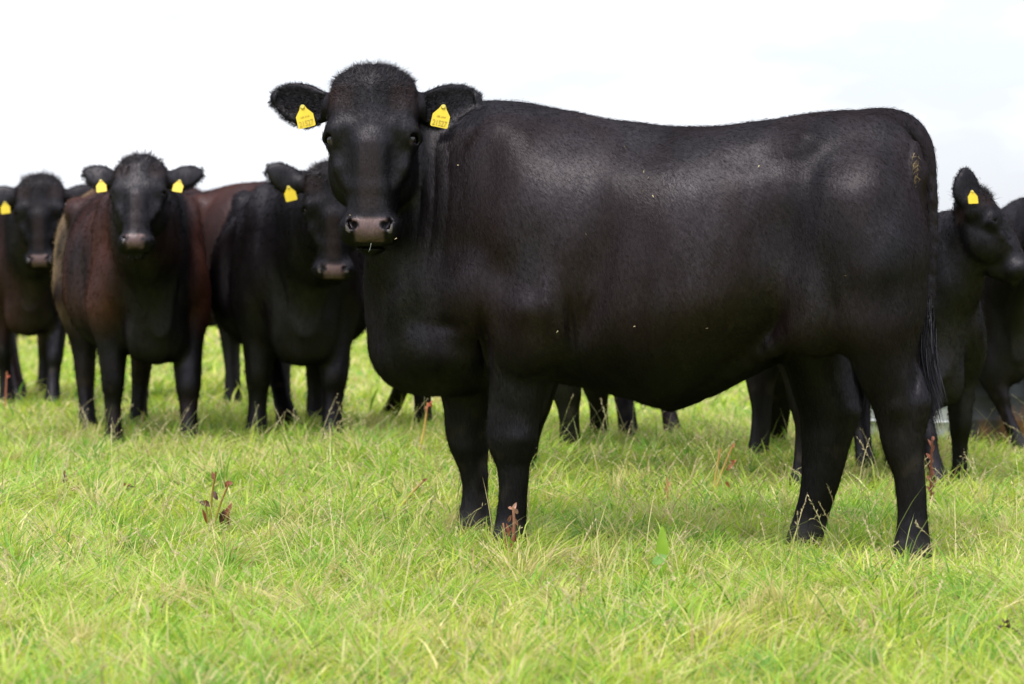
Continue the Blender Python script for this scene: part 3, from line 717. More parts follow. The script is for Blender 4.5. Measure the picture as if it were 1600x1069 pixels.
    Vd, fl, sz, k = ribbons(pos.repeat(2, 0), np.array([(0, 0, -1.0), (0, 0, -1.0)]), np.array([HR[:, 0], HR[:, 2]]), np.array([.034, .034]), np.array([.0022, .0022]), np.array([HR[:, 0] * -.25] * 2), 4, wprof=[1, .7, .6, .5])
    me = mesh_np('drool', Vd, fl, sz); me.materials.append(simple('drool_wet', (.6, .62, .6), .1)); link(bpy.data.objects.new('drool', me), root)
FUR_N = 420000
MAIN_EAR = ((-7, 12), (-9, 12))
main_details()

# ------------------------------------------------------------------ generic animal for the herd
def herd_cow(px_front, Yf, px_rear, Yr, feet=None, head=None, label='', brown=.3, sc=1.0, seed=0, tags=(), muddy=None, hz_off=0, fat=1.0, neck_low=0, topline=1.0, ear=((10, 10), (10, 10)), h=.0135, tail=True, zoff=0.0, deep=.07, lt=1.0, fur=0):
    """placed by where its fore and hind feet stand; feet = dict of local (x,y,z) overrides;
       head = (px, py of eye level, Y, world heading, pitch, roll, size)"""
    f = np.array(((px_front - 800) / F * Yf, Yf)); r = np.array(((px_rear - 800) / F * Yr, Yr))
    d = unit(f - r); yaw = math.degrees(math.atan2(d[1], d[0])); mid = (f + r) / 2
    c, s = math.cos(math.radians(yaw)), math.sin(math.radians(yaw))
    def loc(px, py, Y, sc=sc):
        X = (px - 800) / F * Y - mid[0]; YY = Y - mid[1]; Z = CAMH + (HOR - py) / F * Y - z0
        return np.array((X * c + YY * s, -X * s + YY * c, Z)) / sc
    z0 = float(gz(mid[0], mid[1])) + zoff
    P = []
    st = [(-.84, 1.10, .86, 0, .05), (-.81, 1.20, .74, 0, .16), (-.72, 1.27, .66, 0, .235), (-.55, 1.29, .64, 0, .27), (-.38, 1.28, .62, 0, .28), (-.2, 1.255, .56, 0, .325),
          (0, 1.24, .53, 0, .35), (.2, 1.25, .53, 0, .335), (.38, 1.285, .54, 0, .27), (.52, 1.29, .54, 0, .215), (.64, 1.20, .54, 0, .165), (.74, 1.04, .58, 0, .12), (.79, .90, .64, 0, .06)]
    st = [(x, z * (topline if z > .8 else 1), b - deep * smooth01(x, -.75, .0), 0, a * fat) for x, z, b, _, a in st]
    P.append(loft(st, 0, 1, 2, .05, 2.25, .44))
    hp = loc(head[0], head[1], head[2]); HR = head_frame(head[3] - yaw, head[4], head[5]); hs = head[6]
    back = hp + HR @ np.array((0, .06, -.13)) * hs; jaw = hp + HR @ np.array((0, -.08, -.17)) * hs
    n0 = np.array((.42, 0, 1.06)); n1 = np.array((.55, 0, .86))
    m0 = (n0 * .45 + back * .55); m1 = (n1 * .5 + jaw * .5)
    P.append(chain([tuple(n0) + (.22,), tuple(m0) + (.175,), tuple(back) + (.105 * hs,)], .12, (1, .9, 1)))
    P.append(chain([tuple(n1) + (.22,), tuple(m1) + (.155,), tuple(jaw) + (.065 * hs,)], .12, (1, .9, 1)))
    P.append(chain([(.66, 0, .60, .09), tuple(n1 * .6 + jaw * .4 - np.array((0, 0, .12))) + (.05,), tuple(jaw - np.array((0, 0, .03))) + (.035,)], .10, (1, .8, 1)))
    for sd_ in (1, -1):
        P.append(ell((.48, sd_ * .19, .98), (.12, .075, .24), .06))
        P.append(ell((.58, sd_ * .18, .80), (.11, .075, .13), .09))
        P.append(ell((.49, sd_ * .21, .70), (.12, .08, .14), .08))
        P.append(ell((.665, sd_ * .08, .64 - deep), (.07, .065, .12), .04))
        P.append(ell((.27, sd_ * .36, .85), (.05, .06, .22), .07, 's'))
        P.append(ell((-.60, sd_ * .19, .90), (.19, .11, .26), .10))
        P.append(ell((-.36, sd_ * .23, 1.16), (.07, .05, .06), .08))
        P.append(ell((-.22, sd_ * .36, 1.05), (.07, .05, .10), .09, 's'))
    P.append(ell((.66, 0, .58 - deep), (.10, .08, .08), .06))
    ft = {'FL': (.50, .17, 0), 'FR': (.50, -.17, 0), 'HL': (-.62, .16, 0), 'HR': (-.62, -.16, 0)}
    if feet:
        for k_, v in feet.items():
            if len(v) == 2: q = loc(v[0], HOR, v[1]); ft[k_] = (q[0], q[1], 0)
            else: ft[k_] = v
    P += leg_front((.50, .175), ft['FL'], lt); P += leg_front((.50, -.175), ft['FR'], lt)
    P += leg_hind((-.62, .17), ft['HL'], lt); P += leg_hind((-.62, -.17), ft['HR'], lt)
    P.append(chain([(-.70, 0, 1.25, .04), (-.82, 0, 1.19, .036), (-.875, 0, 1.02, .028), (-.885, 0, .75, .022), (-.88, 0, .55, .012)], .03))
    hd = (tuple(hp), HR, hs)
    P += xform(head_prims(ear=ear), hd[0], HR, hs)
    def disp(Q): return .009 * hnoise(Q, 7, seed + 2) + .002 * hnoise(Q, 20, seed + 6)
    root, V, Q, Nn, C = build_cow('cow', (mid[0], mid[1], z0), yaw, P, hd, h, coat_color(hd, brown, seed, muddy), label, 'black cattle in the pasture', disp, sc, tags)
    # switch of the tail
    r_ = np.random.default_rng(seed); n = 260
    roots = np.array((-.88, 0, .62)) + r_.normal(size=(n, 3)) * np.array((.008, .008, .05))
    dirs = unit(np.array((-.08, 0, -1)) + r_.normal(size=(n, 3)) * .12)
    hair_object('tail_switch', roots, dirs, r_.uniform(.15, .30, n), np.full(n, .006), np.zeros((n, 3)), np.tile((.012, .011, .012), (n, 1)) * r_.uniform(.7, 1.5, (n, 1)), root, seed)
    # poll tuft, rooted in the skin
    Hh = to_head(V, hd); top = np.nonzero((Hh[:, 1] > .12) & (Hh[:, 1] < .27) & (np.abs(Hh[:, 0]) < .12) & (Hh[:, 2] > -.15) & (Nn @ (HR @ np.array((0, .9, .45))) > .3))[0]
    if len(top) > 20:
        i2 = r_.choice(top, 900); n = 900; lat = HR[:, 0]
        dirs = unit(Nn[i2] * .45 + lat * (np.sign(Hh[i2, :1]) * .4) + HR[:, 1] * .3 + r_.normal(size=(n, 3)) * .4)
        hair_object('poll_hair', V[i2] - Nn[i2] * .004, dirs, r_.uniform(.015, .035, n), np.full(n, .0035), r_.normal(size=(n, 3)) * .4, np.tile((.012, .008, .007), (n, 1)) * r_.uniform(.5, 1.7, (n, 1)), root, seed + 1, 2, Nn[i2])
    if fur: # short coat over what can be seen
        vis = np.nonzero((V[:, 2] > .06) & ~((np.abs(Hh[:, 0]) < .08) & (Hh[:, 1] < -.26) & (Hh[:, 1] > -.45) & (Hh[:, 2] > -.03) & (Hh[:, 2] < .1)) & (np.linalg.norm(np.abs(Hh) - np.abs(np.array(EYE)), axis=1) > .045))[0]
        i2 = r_.choice(vis, fur); n = fur; nn_ = Nn[i2]; p = V[i2] + r_.normal(size=(n, 3)) * .006
        fl_ = np.array((-.55, 0, -.8)) + .5 * np.stack([hnoise(p, 6, 31), hnoise(p, 6, 32), hnoise(p, 6, 33)], 1)
        d = unit(fl_ - (fl_ * nn_).sum(1, keepdims=True) * nn_); d = unit(d + r_.normal(size=(n, 3)) * .15 + nn_ * r_.uniform(.05, .3, (n, 1)))
        hair_object('coat_hair', p - nn_ * .002, d, r_.uniform(.012, .026, n), r_.uniform(.0018, .003, n), -nn_ * .15, C[i2, :3] * r_.uniform(.5, 1.9, (n, 1)), root, seed + 5, 2, nn_)
    ear_fringe(root, (hp, HR, hs), ear, r_, 500, seed)
    return root

HERD = True
T2 = ((1, .225, .105, 10), (-1, .225, .105, -8))
if HERD:
    # C, facing us, ginger flanks and muddy rump
    herd_cow(238, 13.0, 178, 14.1, {'FR': (178, 13.0), 'FL': (297, 12.9), 'HR': (138, 13.9), 'HL': (215, 14.2)}, (216, 303, 12.35, -90, -24, 0, .80),
             'cow facing the camera with reddish flanks, muddy tan rump and two yellow tags', .9, 1.0, 21, T2,
             muddy=lambda P: smooth01(P[:, 0], -.30, -.60) * smooth01(hnoise(P, 22, 3), -.7, .1) * .8 * smooth01(P[:, 2], .5, .7), fat=.95, deep=.09, lt=1.08, fur=60000, ear=((-12, 6), (-14, 6)))
    # E, black, head half hidden by the big cow
    herd_cow(472, 12.95, 446, 14.1, {'FR': (400, 13.05), 'FL': (517, 12.9), 'HR': (455, 13.4)}, (521, 330, 12.2, -86, -2, 0, .90),
             'glossy black cow facing the camera, head partly hidden by the big cow', .04, 1.0, 31, ((-1, .225, .125, -14),), fat=1.2, topline=.96, deep=.13, lt=1.2, fur=60000, ear=((-12, 6), (-20, 6)))
    # B, left edge
    herd_cow(45, 16.0, 30, 17.2, {'FR': (12, 16.1), 'FL': (82, 15.9), 'HR': (35, 16.7)}, (62, 334, 15.3, -90, -10, 2, .90),
             'dark brown cow at the left edge of the photo, facing the camera', 1.7, 1.0, 44, ((-1, .225, .09, -4),), fat=1.0, fur=50000, ear=((-2, 6), (-2, 6)))
    # D, brown back seen between C and E
    herd_cow(262, 16.2, 385, 15.4, None, (150, 330, 16.9, 170, 10, 0, .8),
             'brown cow whose reddish back shows between two cows that face the camera', .7, 1.0, 51, fur=40000)
    # J, behind, hind legs seen under the belly of the big cow, one foot lifted
    herd_cow(606, 13.9, 1010, 13.2, {'FL': (662, 13.8), 'FR': (600, 14.6), 'HL': (985, 12.9), 'HR': (1055, 13.2)}, (590, 320, 14.3, 200, 10, 0, .8),
             'cow with brown hind legs showing below the middle of the belly of the big cow', .9, .98, 61)
    # I
    herd_cow(893, 12.35, 1187, 11.95, {'FL': (893, 12.3), 'FR': (938, 12.9), 'HL': (1180, 11.8), 'HR': (1207, 12.6)}, (770, 330, 12.4, 190, 10, 0, .8),
             'black cow hidden behind the big cow, grey-black legs seen either side of its belly', .1, .94, 71)
    # K
    herd_cow(815, 10.75, 1270, 10.65, {'HL': (1252, 10.5), 'HR': (1270, 10.9), 'FL': (800, 10.7), 'FR': (812, 11.0)}, (700, 330, 10.75, 190, 10, 0, .8),
             'black cow right behind the big cow, one hind leg seen beside its far hind leg', .1, .92, 81)
    # F, right, head in profile
    herd_cow(1458, 10.7, 1375, 11.75, {'FR': (1478, 10.5), 'FL': (1499, 10.9), 'HR': (1356, 11.3), 'HL': (1392, 11.5)}, (1558, 346, 10.5, -12, -30, 0, .82),
             'black cow at right with its head turned in profile to the right, one yellow tag', .08, .82, 91, ((-1, .205, .215, 25, -.03, -65),), ear=((10, 10, 40), (-66, 10, 70, 45)), fat=.92, deep=.08, fur=50000)
    # G, far right
    herd_cow(1612, 12.3, 1330, 13.6, {'FR': (1596, 12.4), 'FL': (1660, 12.6)}, (1700, 330, 11.9, -10, 10, 0, .85),
             'black cow cut off by the right edge of the photo, chest above the rusty drum', .1, .80, 101, deep=.15, fur=40000)

# ------------------------------------------------------------------ ground sheet and soil
def ground():
    xs = np.concatenate([np.linspace(-400, -12, 20), np.linspace(-11.5, 11.5, 116), np.linspace(12, 400, 20)])
    ys = np.concatenate([[-60, -20, 0, 2], np.linspace(3, 34, 150), np.geomspace(36, 900, 24)])
    X, Y = np.meshgrid(xs, ys, indexing='ij'); Z = gz(X, Y)
    V = np.stack([X, Y, Z], -1).reshape(-1, 3); nx, ny = len(xs), len(ys)
    i, j = np.meshgrid(np.arange(nx - 1), np.arange(ny - 1), indexing='ij'); a = (i * ny + j).ravel()
    Q = np.stack([a, a + ny, a + ny + 1, a + 1], 1)
    me = mesh_np('ground', V, Q.ravel(), np.full(len(Q), 4))
    m, nt, o = mat('field_earth'); L = nt.links; nn = nt.nodes.new
    b = nn('ShaderNodeBsdfPrincipled'); b.inputs['Roughness'].default_value = .95; b.inputs['Specular IOR Level'].default_value = .1
    g = nn('ShaderNodeNewGeometry')
    n1 = nn('ShaderNodeTexNoise'); n1.inputs['Scale'].default_value = 1.3; n1.inputs['Detail'].default_value = 6; L.new(g.outputs['Position'], n1.inputs['Vector'])
    n2 = nn('ShaderNodeTexNoise'); n2.inputs['Scale'].default_value = 24; n2.inputs['Detail'].default_value = 4; L.new(g.outputs['Position'], n2.inputs['Vector'])
    m1 = nn('ShaderNodeMix'); m1.data_type = 'RGBA'; m1.inputs['A'].default_value = (.13, .17, .035, 1); m1.inputs['B'].default_value = (.22, .22, .06, 1)
    L.new(n1.outputs['Fac'], m1.inputs['Factor'])
    m2 = nn('ShaderNodeMix'); m2.data_type = 'RGBA'; m2.inputs['B'].default_value = (.10, .075, .035, 1)
    mr = nn('ShaderNodeMapRange'); mr.inputs['From Min'].default_value = .5; mr.inputs['From Max'].default_value = .7; mr.inputs['To Max'].default_value = .7
    L.new(n2.outputs['Fac'], mr.inputs['Value']); L.new(mr.outputs[0], m2.inputs['Factor']); L.new(m1.outputs['Result'], m2.inputs['A'])
    # worn strip of bare earth across the field
    sp = nn('ShaderNodeSeparateXYZ'); L.new(g.outputs['Position'], sp.inputs[0])
    ax = nn('ShaderNodeMath'); ax.operation = 'MULTIPLY_ADD'; ax.inputs[1].default_value = 2.2; L.new(n1.outputs['Fac'], ax.inputs[0]); L.new(sp.outputs['Y'], ax.inputs[2])
    up = nn('ShaderNodeMapRange'); up.inputs['From Min'].default_value = 25.6; up.inputs['From Max'].default_value = 27.2; L.new(ax.outputs[0], up.inputs['Value'])
    dn = nn('ShaderNodeMapRange'); dn.inputs['From Min'].default_value = 33; dn.inputs['From Max'].default_value = 31; L.new(ax.outputs[0], dn.inputs['Value'])
    mm = nn('ShaderNodeMath'); mm.operation = 'MULTIPLY'; L.new(up.outputs[0], mm.inputs[0]); L.new(dn.outputs[0], mm.inputs[1])
    m3 = nn('ShaderNodeMix'); m3.data_type = 'RGBA'; m3.inputs['B'].default_value = (.30, .22, .13, 1)
    lf = nn('ShaderNodeMapRange'); lf.inputs['From Min'].default_value = -2.2; lf.inputs['From Max'].default_value = -3.2; L.new(sp.outputs['X'], lf.inputs['Value'])
    m4 = nn('ShaderNodeMath'); m4.operation = 'MULTIPLY'; L.new(mm.outputs[0], m4.inputs[0]); L.new(lf.outputs[0], m4.inputs[1])
    L.new(m4.outputs[0], m3.inputs['Factor']); L.new(m2.outputs['Result'], m3.inputs['A'])
    L.new(m3.outputs['Result'], b.inputs['Base Color']); L.new(b.outputs[0], o.inputs[0])
    me.materials.append(m)
    return tag(link(bpy.data.objects.new('ground', me)), 'pasture ground under the grass', 'ground', kind='structure')
ground()

# ------------------------------------------------------------------ grass
def wedge(n, y0, y1, extra, r):
    """uniform points in the seen wedge plus a margin each side"""
    y = np.sqrt(r.uniform(y0**2, y1**2, int(n * 1.0)))
    hw = .195 * y + extra; x = r.uniform(-1, 1, len(y)) * hw
    return x, y
def grass(name, n, y0, y1, extra, hmin, hmax, wmin, wmax, seed, lean=.8, nseg=3, straw=.20):
    r = np.random.default_rng(seed); x, y = wedge(n, y0, y1, extra, r)
    P2 = np.stack([x, y], 1)
    patch = hnoise(P2, 2.6, 77); fine = hnoise(P2, 9, 78)
    # clumping: drop some blades where the sward is thin, lean together inside a clump
    keep = r.uniform(size=len(x)) < np.clip(.72 + .4 * fine, .25, 1); x, y, patch, fine, P2 = x[keep], y[keep], patch[keep], fine[keep], P2[keep]
    n = len(x)
    comb_a = 2.2 * hnoise(P2, 1.7, 79) + 1.6 * hnoise(P2, 6, 80) + r.normal(size=n) * 1.6
    ln = np.abs(r.normal(size=n)) * lean + .12
    d = unit(np.stack([np.cos(comb_a) * ln, np.sin(comb_a) * ln, np.ones(n)], 1))
    bend = np.stack([np.cos(comb_a) * ln * .7, np.sin(comb_a) * ln * .7, -r.uniform(.1, .55, n)], 1)
    longb = r.uniform(size=n) < .12
    H = r.uniform(hmin, hmax, n) * (1 + .35 * patch) * (1 + .25 * fine) * np.where(longb, 1.6, 1)
    az = r.uniform(0, 6.283, n); side = np.stack([np.cos(az), np.sin(az) * .5, np.zeros(n)], 1); side = unit(side)
    W = r.uniform(wmin, wmax, n) * np.where(longb, 1.25, 1)
    root = np.stack([x, y, gz(x, y) - .006], 1)
    V, fl, sz, k = ribbons(root, d, side, H, W, bend, nseg, wprof=[.75, 1.0, .6][:nseg])
    g1 = np.array((.27, .43, .040)); g2 = np.array((.46, .51, .060)); g3 = np.array((.13, .28, .028)); st = np.array((.62, .54, .25)); pk = np.array((.36, .24, .13))
    t = np.clip(.5 + .45 * patch + .25 * r.normal(size=n), 0, 1)[:, None]
    C = g1 * (1 - t) + g2 * t
    u = r.uniform(size=n)
    C[u < .14] = g3 * (1 + .2 * r.normal(size=((u < .14).sum(), 1)))
    sp_ = straw * (1 + .8 * hnoise(P2, 3.3, 90)); isst = u > 1 - sp_
    C[isst] = st * (1 + .18 * r.normal(size=(isst.sum(), 1))); pkm = (u > .5) & (u < .5 + .03); C[pkm] = pk
    C = np.clip(C * (1 + .14 * r.normal(size=(n, 1))), .01, .8)
    Ck = np.repeat(C, k, 0)
    me = mesh_np(name, V, fl, sz); set_col(me, 'tint', Ck); me.materials.append(M_GRASS)
    return me
def tufts(seed, count, y0, y1, per, w0):
    r = np.random.default_rng(seed); x, y = wedge(count, y0, y1, .7, r); m = len(x)
    ok = (np.abs(x - 1.2) > .35) | (np.abs(y - 8.1) > .4); x, y = x[ok], y[ok]; m = len(x)
    I = np.repeat(np.arange(m), per); n = len(I); rad = np.abs(r.normal(size=n)) * r.uniform(.02, .07, m)[I]; a = r.uniform(0, 6.283, n)
    px, py = x[I] + rad * np.cos(a), y[I] + rad * np.sin(a); out_ = np.clip(rad / .06, 0, 1.5) * .5 + .12; a2 = a + r.normal(size=n) * .5; la = r.uniform(0, 6.283, m)[I]; lm = r.uniform(0, .7, m)[I]
    hx, hy = np.cos(a2) * out_ + np.cos(la) * lm, np.sin(a2) * out_ + np.sin(la) * lm
    d = unit(np.stack([hx, hy, np.ones(n)], 1)); bend = np.stack([hx * .9, hy * .9, -r.uniform(.2, .8, n)], 1)
    H = r.uniform(.09, .19, n) * r.uniform(.6, 1.25, m)[I]; az = r.uniform(0, 6.283, n); side = unit(np.stack([np.cos(az), np.sin(az) * .5, np.zeros(n)], 1))
    V, fl, sz, k = ribbons(np.stack([px, py, gz(px, py) - .005], 1), d, side, H, r.uniform(.8, 1.3, n) * w0, bend, 4, wprof=[.8, 1, .85, .5])
    base = np.array([(.24, .41, .04), (.35, .47, .05), (.18, .35, .045), (.50, .46, .16), (.40, .50, .09)])[r.integers(0, 5, m)][I] * r.uniform(.8, 1.2, (n, 1))
    dry = r.uniform(size=n) < .14; base[dry] = np.array((.60, .50, .24)) * r.uniform(.8, 1.1, (dry.sum(), 1))
    me = mesh_np('t', V, fl, sz); set_col(me, 'tint', np.repeat(base, k, 0)); me.materials.append(M_GRASS); return me
def join_np(name, mes, m):
    """one object out of several numpy meshes"""
    import bmesh
    Vs, Fs, Ss, Cs, off = [], [], [], [], 0
    for me in mes:
        nv = len(me.vertices); v = np.empty(nv * 3, np.float32); me.vertices.foreach_get('co', v)
        f = np.empty(len(me.loops), np.int32); me.loops.foreach_get('vertex_index', f)
        s = np.empty(len(me.polygons), np.int32); me.polygons.foreach_get('loop_total', s)
        c = np.empty(nv * 4, np.float32); me.color_attributes['tint'].data.foreach_get('color', c)
        Vs.append(v.reshape(-1, 3)); Fs.append(f + off); Ss.append(s); Cs.append(c.reshape(-1, 4)); off += nv
        bpy.data.meshes.remove(me)
    me = mesh_np(name, np.concatenate(Vs), np.concatenate(Fs), np.concatenate(Ss))
    set_col(me, 'tint', np.concatenate(Cs)); me.materials.append(m)
    return me
GR = 1.0
gm = join_np('grass', [tufts(51, 900, 4.75, 9.5, 70, .0042), tufts(52, 1300, 9.5, 15, 45, .006), tufts(53, 500, 15, 25, 30, .010),
                       grass('g', int(190000 * GR), 4.7, 9.2, .7, .035, .095, .0026, .0056, 1),
                       grass('g', int(170000 * GR), 9.2, 14.5, .9, .055, .125, .004, .007, 2),
                       grass('g', int(110000 * GR), 14.5, 25, 1.5, .06, .13, .007, .013, 3, nseg=2),
                       grass('g', int(100000 * GR), 25, 60, 3, .07, .14, .02, .035, 4, nseg=2)], M_GRASS)
tag(link(bpy.data.objects.new('grass', gm)), 'bright green pasture grass with straw coloured blades', 'grass', kind='stuff')


def seed_stems():
    r = np.random.default_rng(9); x, y = wedge(1700, 4.8, 13.5, .5, r)
    n = len(x); a = r.uniform(0, 6.283, n); ln = np.abs(r.normal(size=n)) * .5 + .1
    d = unit(np.stack([np.cos(a) * ln, np.sin(a) * ln, np.ones(n)], 1)); H = r.uniform(.13, .33, n)
    bend = np.stack([np.cos(a) * .3, np.sin(a) * .3, -.18 * np.ones(n)], 1) * r.uniform(.3, 1.2, (n, 1))
    root = np.stack([x, y, gz(x, y)], 1); side = unit(np.stack([np.cos(a + 1.5), np.sin(a + 1.5) * .4, np.zeros(n)], 1))
    V, fl, sz, k = ribbons(root, d, side, H, np.full(n, .0022), bend, 4, wprof=[1, 1, .9, .8])
    me1 = mesh_np('s', V, fl, sz); C = np.where(r.uniform(size=(n, 1)) < .5, np.array((.45, .40, .18)), np.array((.30, .36, .10))) * r.uniform(.8, 1.15, (n, 1)); set_col(me1, 'tint', np.repeat(C, k, 0))
    # heads: many small husks along the last third
    m = 16; t = np.tile(np.linspace(.68, 1.0, m), n); I = np.repeat(np.arange(n), m)
    hd = r.uniform(size=n) < .6; ok = hd[I]; t, I = t[ok], I[ok]
    c = root[I] + d[I] * (H[I] * t)[:, None] + bend[I] * (H[I] * t * t)[:, None]
    tang = unit(d[I] + 2 * bend[I] * t[:, None]); q = len(I)
    dd = unit(tang + r.normal(size=(q, 3)) * .35); sd_ = unit(np.cross(dd, r.normal(size=(q, 3))))
    V, fl, sz, k = ribbons(c, dd, sd_, r.uniform(.008, .014, q), np.full(q, .0028), np.zeros((q, 3)), 2, wprof=[.5, 1])
    me2 = mesh_np('s', V, fl, sz); C = np.array((.50, .42, .24)) * r.uniform(.7, 1.2, (q, 1)); set_col(me2, 'tint', np.repeat(C, k, 0))
    me = join_np('seeding_grass', [me1, me2], M_PLANT)
    tag(link(bpy.data.objects.new('seeding_grass', me)), 'pale seeding grass stems standing above the pasture', 'grass', kind='stuff')
seed_stems()

# ------------------------------------------------------------------ white tub and rusty drum behind the cattle at right
def lathe_np(prof, seg=64, wob=0.0, seed=0):
    r = np.random.default_rng(seed); a = np.linspace(0, 2 * math.pi, seg, endpoint=False); pr = np.array(prof, float)
    w = 1 + wob * (np.sin(3 * a + 1) + .6 * np.sin(7 * a))
    V = np.stack([np.outer(pr[:, 0], np.cos(a) * w), np.outer(pr[:, 0], np.sin(a) * w), np.repeat(pr[:, 1:2], seg, 1)], -1).reshape(-1, 3)
    i, j = np.meshgrid(np.arange(len(pr) - 1), np.arange(seg), indexing='ij'); i = i.ravel(); j = j.ravel(); j2 = (j + 1) % seg
    Q = np.stack([i * seg + j, i * seg + j2, (i + 1) * seg + j2, (i + 1) * seg + j], 1)
    return V, Q
def ring_np(R0, rr, z, seg=72, s2=10):
    a = np.linspace(0, 2 * math.pi, seg, endpoint=False); b = np.linspace(0, 2 * math.pi, s2, endpoint=False)
    A, B = np.meshgrid(a, b, indexing='ij'); V = np.stack([(R0 + rr * np.cos(B)) * np.cos(A), (R0 + rr * np.cos(B)) * np.sin(A), z + rr * np.sin(B)], -1).reshape(-1, 3)
    i, j = np.meshgrid(np.arange(seg), np.arange(s2), indexing='ij'); i = i.ravel(); j = j.ravel(); i2 = (i + 1) % seg; j2 = (j + 1) % s2
    return V, np.stack([i * s2 + j, i2 * s2 + j, i2 * s2 + j2, i * s2 + j2], 1)
M_TUB = simple('galvanised_tub', (.55, .58, .60), .45, .25, 9)
m, nt, o_ = mat('rusty_drum_paint'); L = nt.links; nn = nt.nodes.new
b = nn('ShaderNodeBsdfPrincipled'); b.inputs['Roughness'].default_value = .75
t_ = nn('ShaderNodeTexCoord'); n1 = nn('ShaderNodeTexNoise'); n1.inputs['Scale'].default_value = 3.2; n1.inputs['Detail'].default_value = 7; L.new(t_.outputs['Object'], n1.inputs['Vector'])
r1 = nn('ShaderNodeValToRGB'); r1.color_ramp.elements[0].position = .48; r1.color_ramp.elements[0].color = (.045, .048, .055, 1); r1.color_ramp.elements[1].position = .60; r1.color_ramp.elements[1].color = (.22, .10, .035, 1)
L.new(n1.outputs['Fac'], r1.inputs[0]); L.new(r1.outputs[0], b.inputs['Base Color']); L.new(b.outputs[0], o_.inputs[0]); M_RUST = m
def prop(name, px, Y, label, cat, zrot=0):
    x = (px - 800) / F * Y; o = bpy.data.objects.new(name, None); link(o); o.location = (x, Y, float(gz(x, Y))); o.rotation_euler = (0, 0, zrot)
    return tag(o, label, cat)
def part(name, VQ, m, parent, smooth=True):
    me = mesh_np(name, VQ[0], VQ[1].ravel(), np.full(len(VQ[1]), VQ[1].shape[1]), smooth); me.materials.append(m)
    return link(bpy.data.objects.new(name, me), parent)
t = prop('water_tub', 1440, 13.0, 'pale galvanised round water tub seen between the legs of the cattle', 'tub')
part('shell', lathe_np([(.27, 0), (.275, .01), (.30, .25), (.305, .30), (.292, .30), (.285, .25), (.262, .03), (0.01, .03)]), M_TUB, t)
part('rim', ring_np(.302, .014, .30), M_TUB, t)
for z in (.10, .19): part('hoop', ring_np(.285 + z * .07, .006, z), M_TUB, t)
t = prop('steel_drum', 1560, 12.75, 'dented grey steel drum patched with orange rust, at the right edge', 'drum')
part('shell', lathe_np([(.15, 0), (.155, .01), (.155, .11), (.162, .12), (.155, .13), (.155, .22), (.162, .23), (.155, .24), (.155, .34), (.150, .345), (.145, .33), (.01, .33)], wob=.012), M_RUST, t)
part('rim', ring_np(.154, .007, .342), M_RUST, t)

# ------------------------------------------------------------------ dock plants, dead leaves and droppings in the sward
def leaf_strip(base, d, L_, W_, curl, up=(0, 0, 1), seg=7, ruffle=.15, seed=0):
    """broad blade with a midrib fold"""
    r = np.random.default_rng(seed); base = np.array(base, float); d = unit(np.array(d, float)); side = unit(np.cross(d, np.array(up) + np.array((.01, .02, 0)))); nrm = np.cross(side, d)
    V = []; prof = np.sin(np.linspace(.12, math.pi * .97, seg + 1)) ** .8
    for i in range(seg + 1):
        t = i / seg; c = base + d * L_ * t + nrm * (-curl * L_ * t * t)
        w = W_ * prof[i] * .5; z = ruffle * w
        V += [c - side * w + nrm * (z + r.normal() * ruffle * W_ * .2), c, c + side * w + nrm * (z + r.normal() * ruffle * W_ * .2)]
    Q = []
    for i in range(seg):
        a = i * 3; Q += [(a, a + 1, a + 4, a + 3), (a + 1, a + 2, a + 5, a + 4)]
    return np.array(V), np.array(Q)
def stick(p0, p1, r0, r1, bendv=(0, 0, 0), seg=6, sides=6):
    p0, p1, bv = map(lambda q: np.array(q, float), (p0, p1, bendv)); V = []
    ax = unit(p1 - p0); u = unit(np.cross(ax, (0.1, 1, .2))); v = np.cross(ax, u)
    for i in range(seg + 1):
        t = i / seg; c = p0 + (p1 - p0) * t + bv * math.sin(math.pi * t); r = r0 + (r1 - r0) * t
        for k in range(sides):
            a = 6.2832 * k / sides; V.append(c + (u * math.cos(a) + v * math.sin(a)) * r)
    Q = [(i * sides + k, i * sides + (k + 1) % sides, (i + 1) * sides + (k + 1) % sides, (i + 1) * sides + k) for i in range(seg) for k in range(sides)]
    return np.array(V), np.array(Q)
def tpart(name, VQ, col, parent, var=.25, tip=None):
    V, Q = VQ; me = mesh_np(name, V, Q.ravel(), np.full(len(Q), 4)); r = np.random.default_rng(len(V) + int(abs(V[0][0]) * 1000))
    C = np.tile(np.array(col, float), (len(V), 1))
    if tip is not None:
        t = np.linspace(0, 1, len(V))[:, None] ** 1.5; C = C * (1 - t) + np.array(tip) * t
    C = C * (1 + var * r.normal(size=(len(V), 1))); set_col(me, 'tint', np.clip(C, .005, .9)); me.materials.append(M_PLANT)
    return link(bpy.data.objects.new(name, me), parent)
RED, DARK, YG, TAN = (.22, .065, .03), (.075, .03, .02), (.42, .40, .07), (.36, .20, .10)
def plantbase(name, px, py, label, cat='plant', zlift=.03):
    """stands on the ground where the photograph shows its foot (seen through the grass)"""
    Y = (CAMH - zlift) * F / (py - HOR); x = (px - 800) / F * Y
    o = bpy.data.objects.new(name, None); link(o); o.location = (x, Y, float(gz(x, Y)))
    return tag(o, label, cat), F / Y
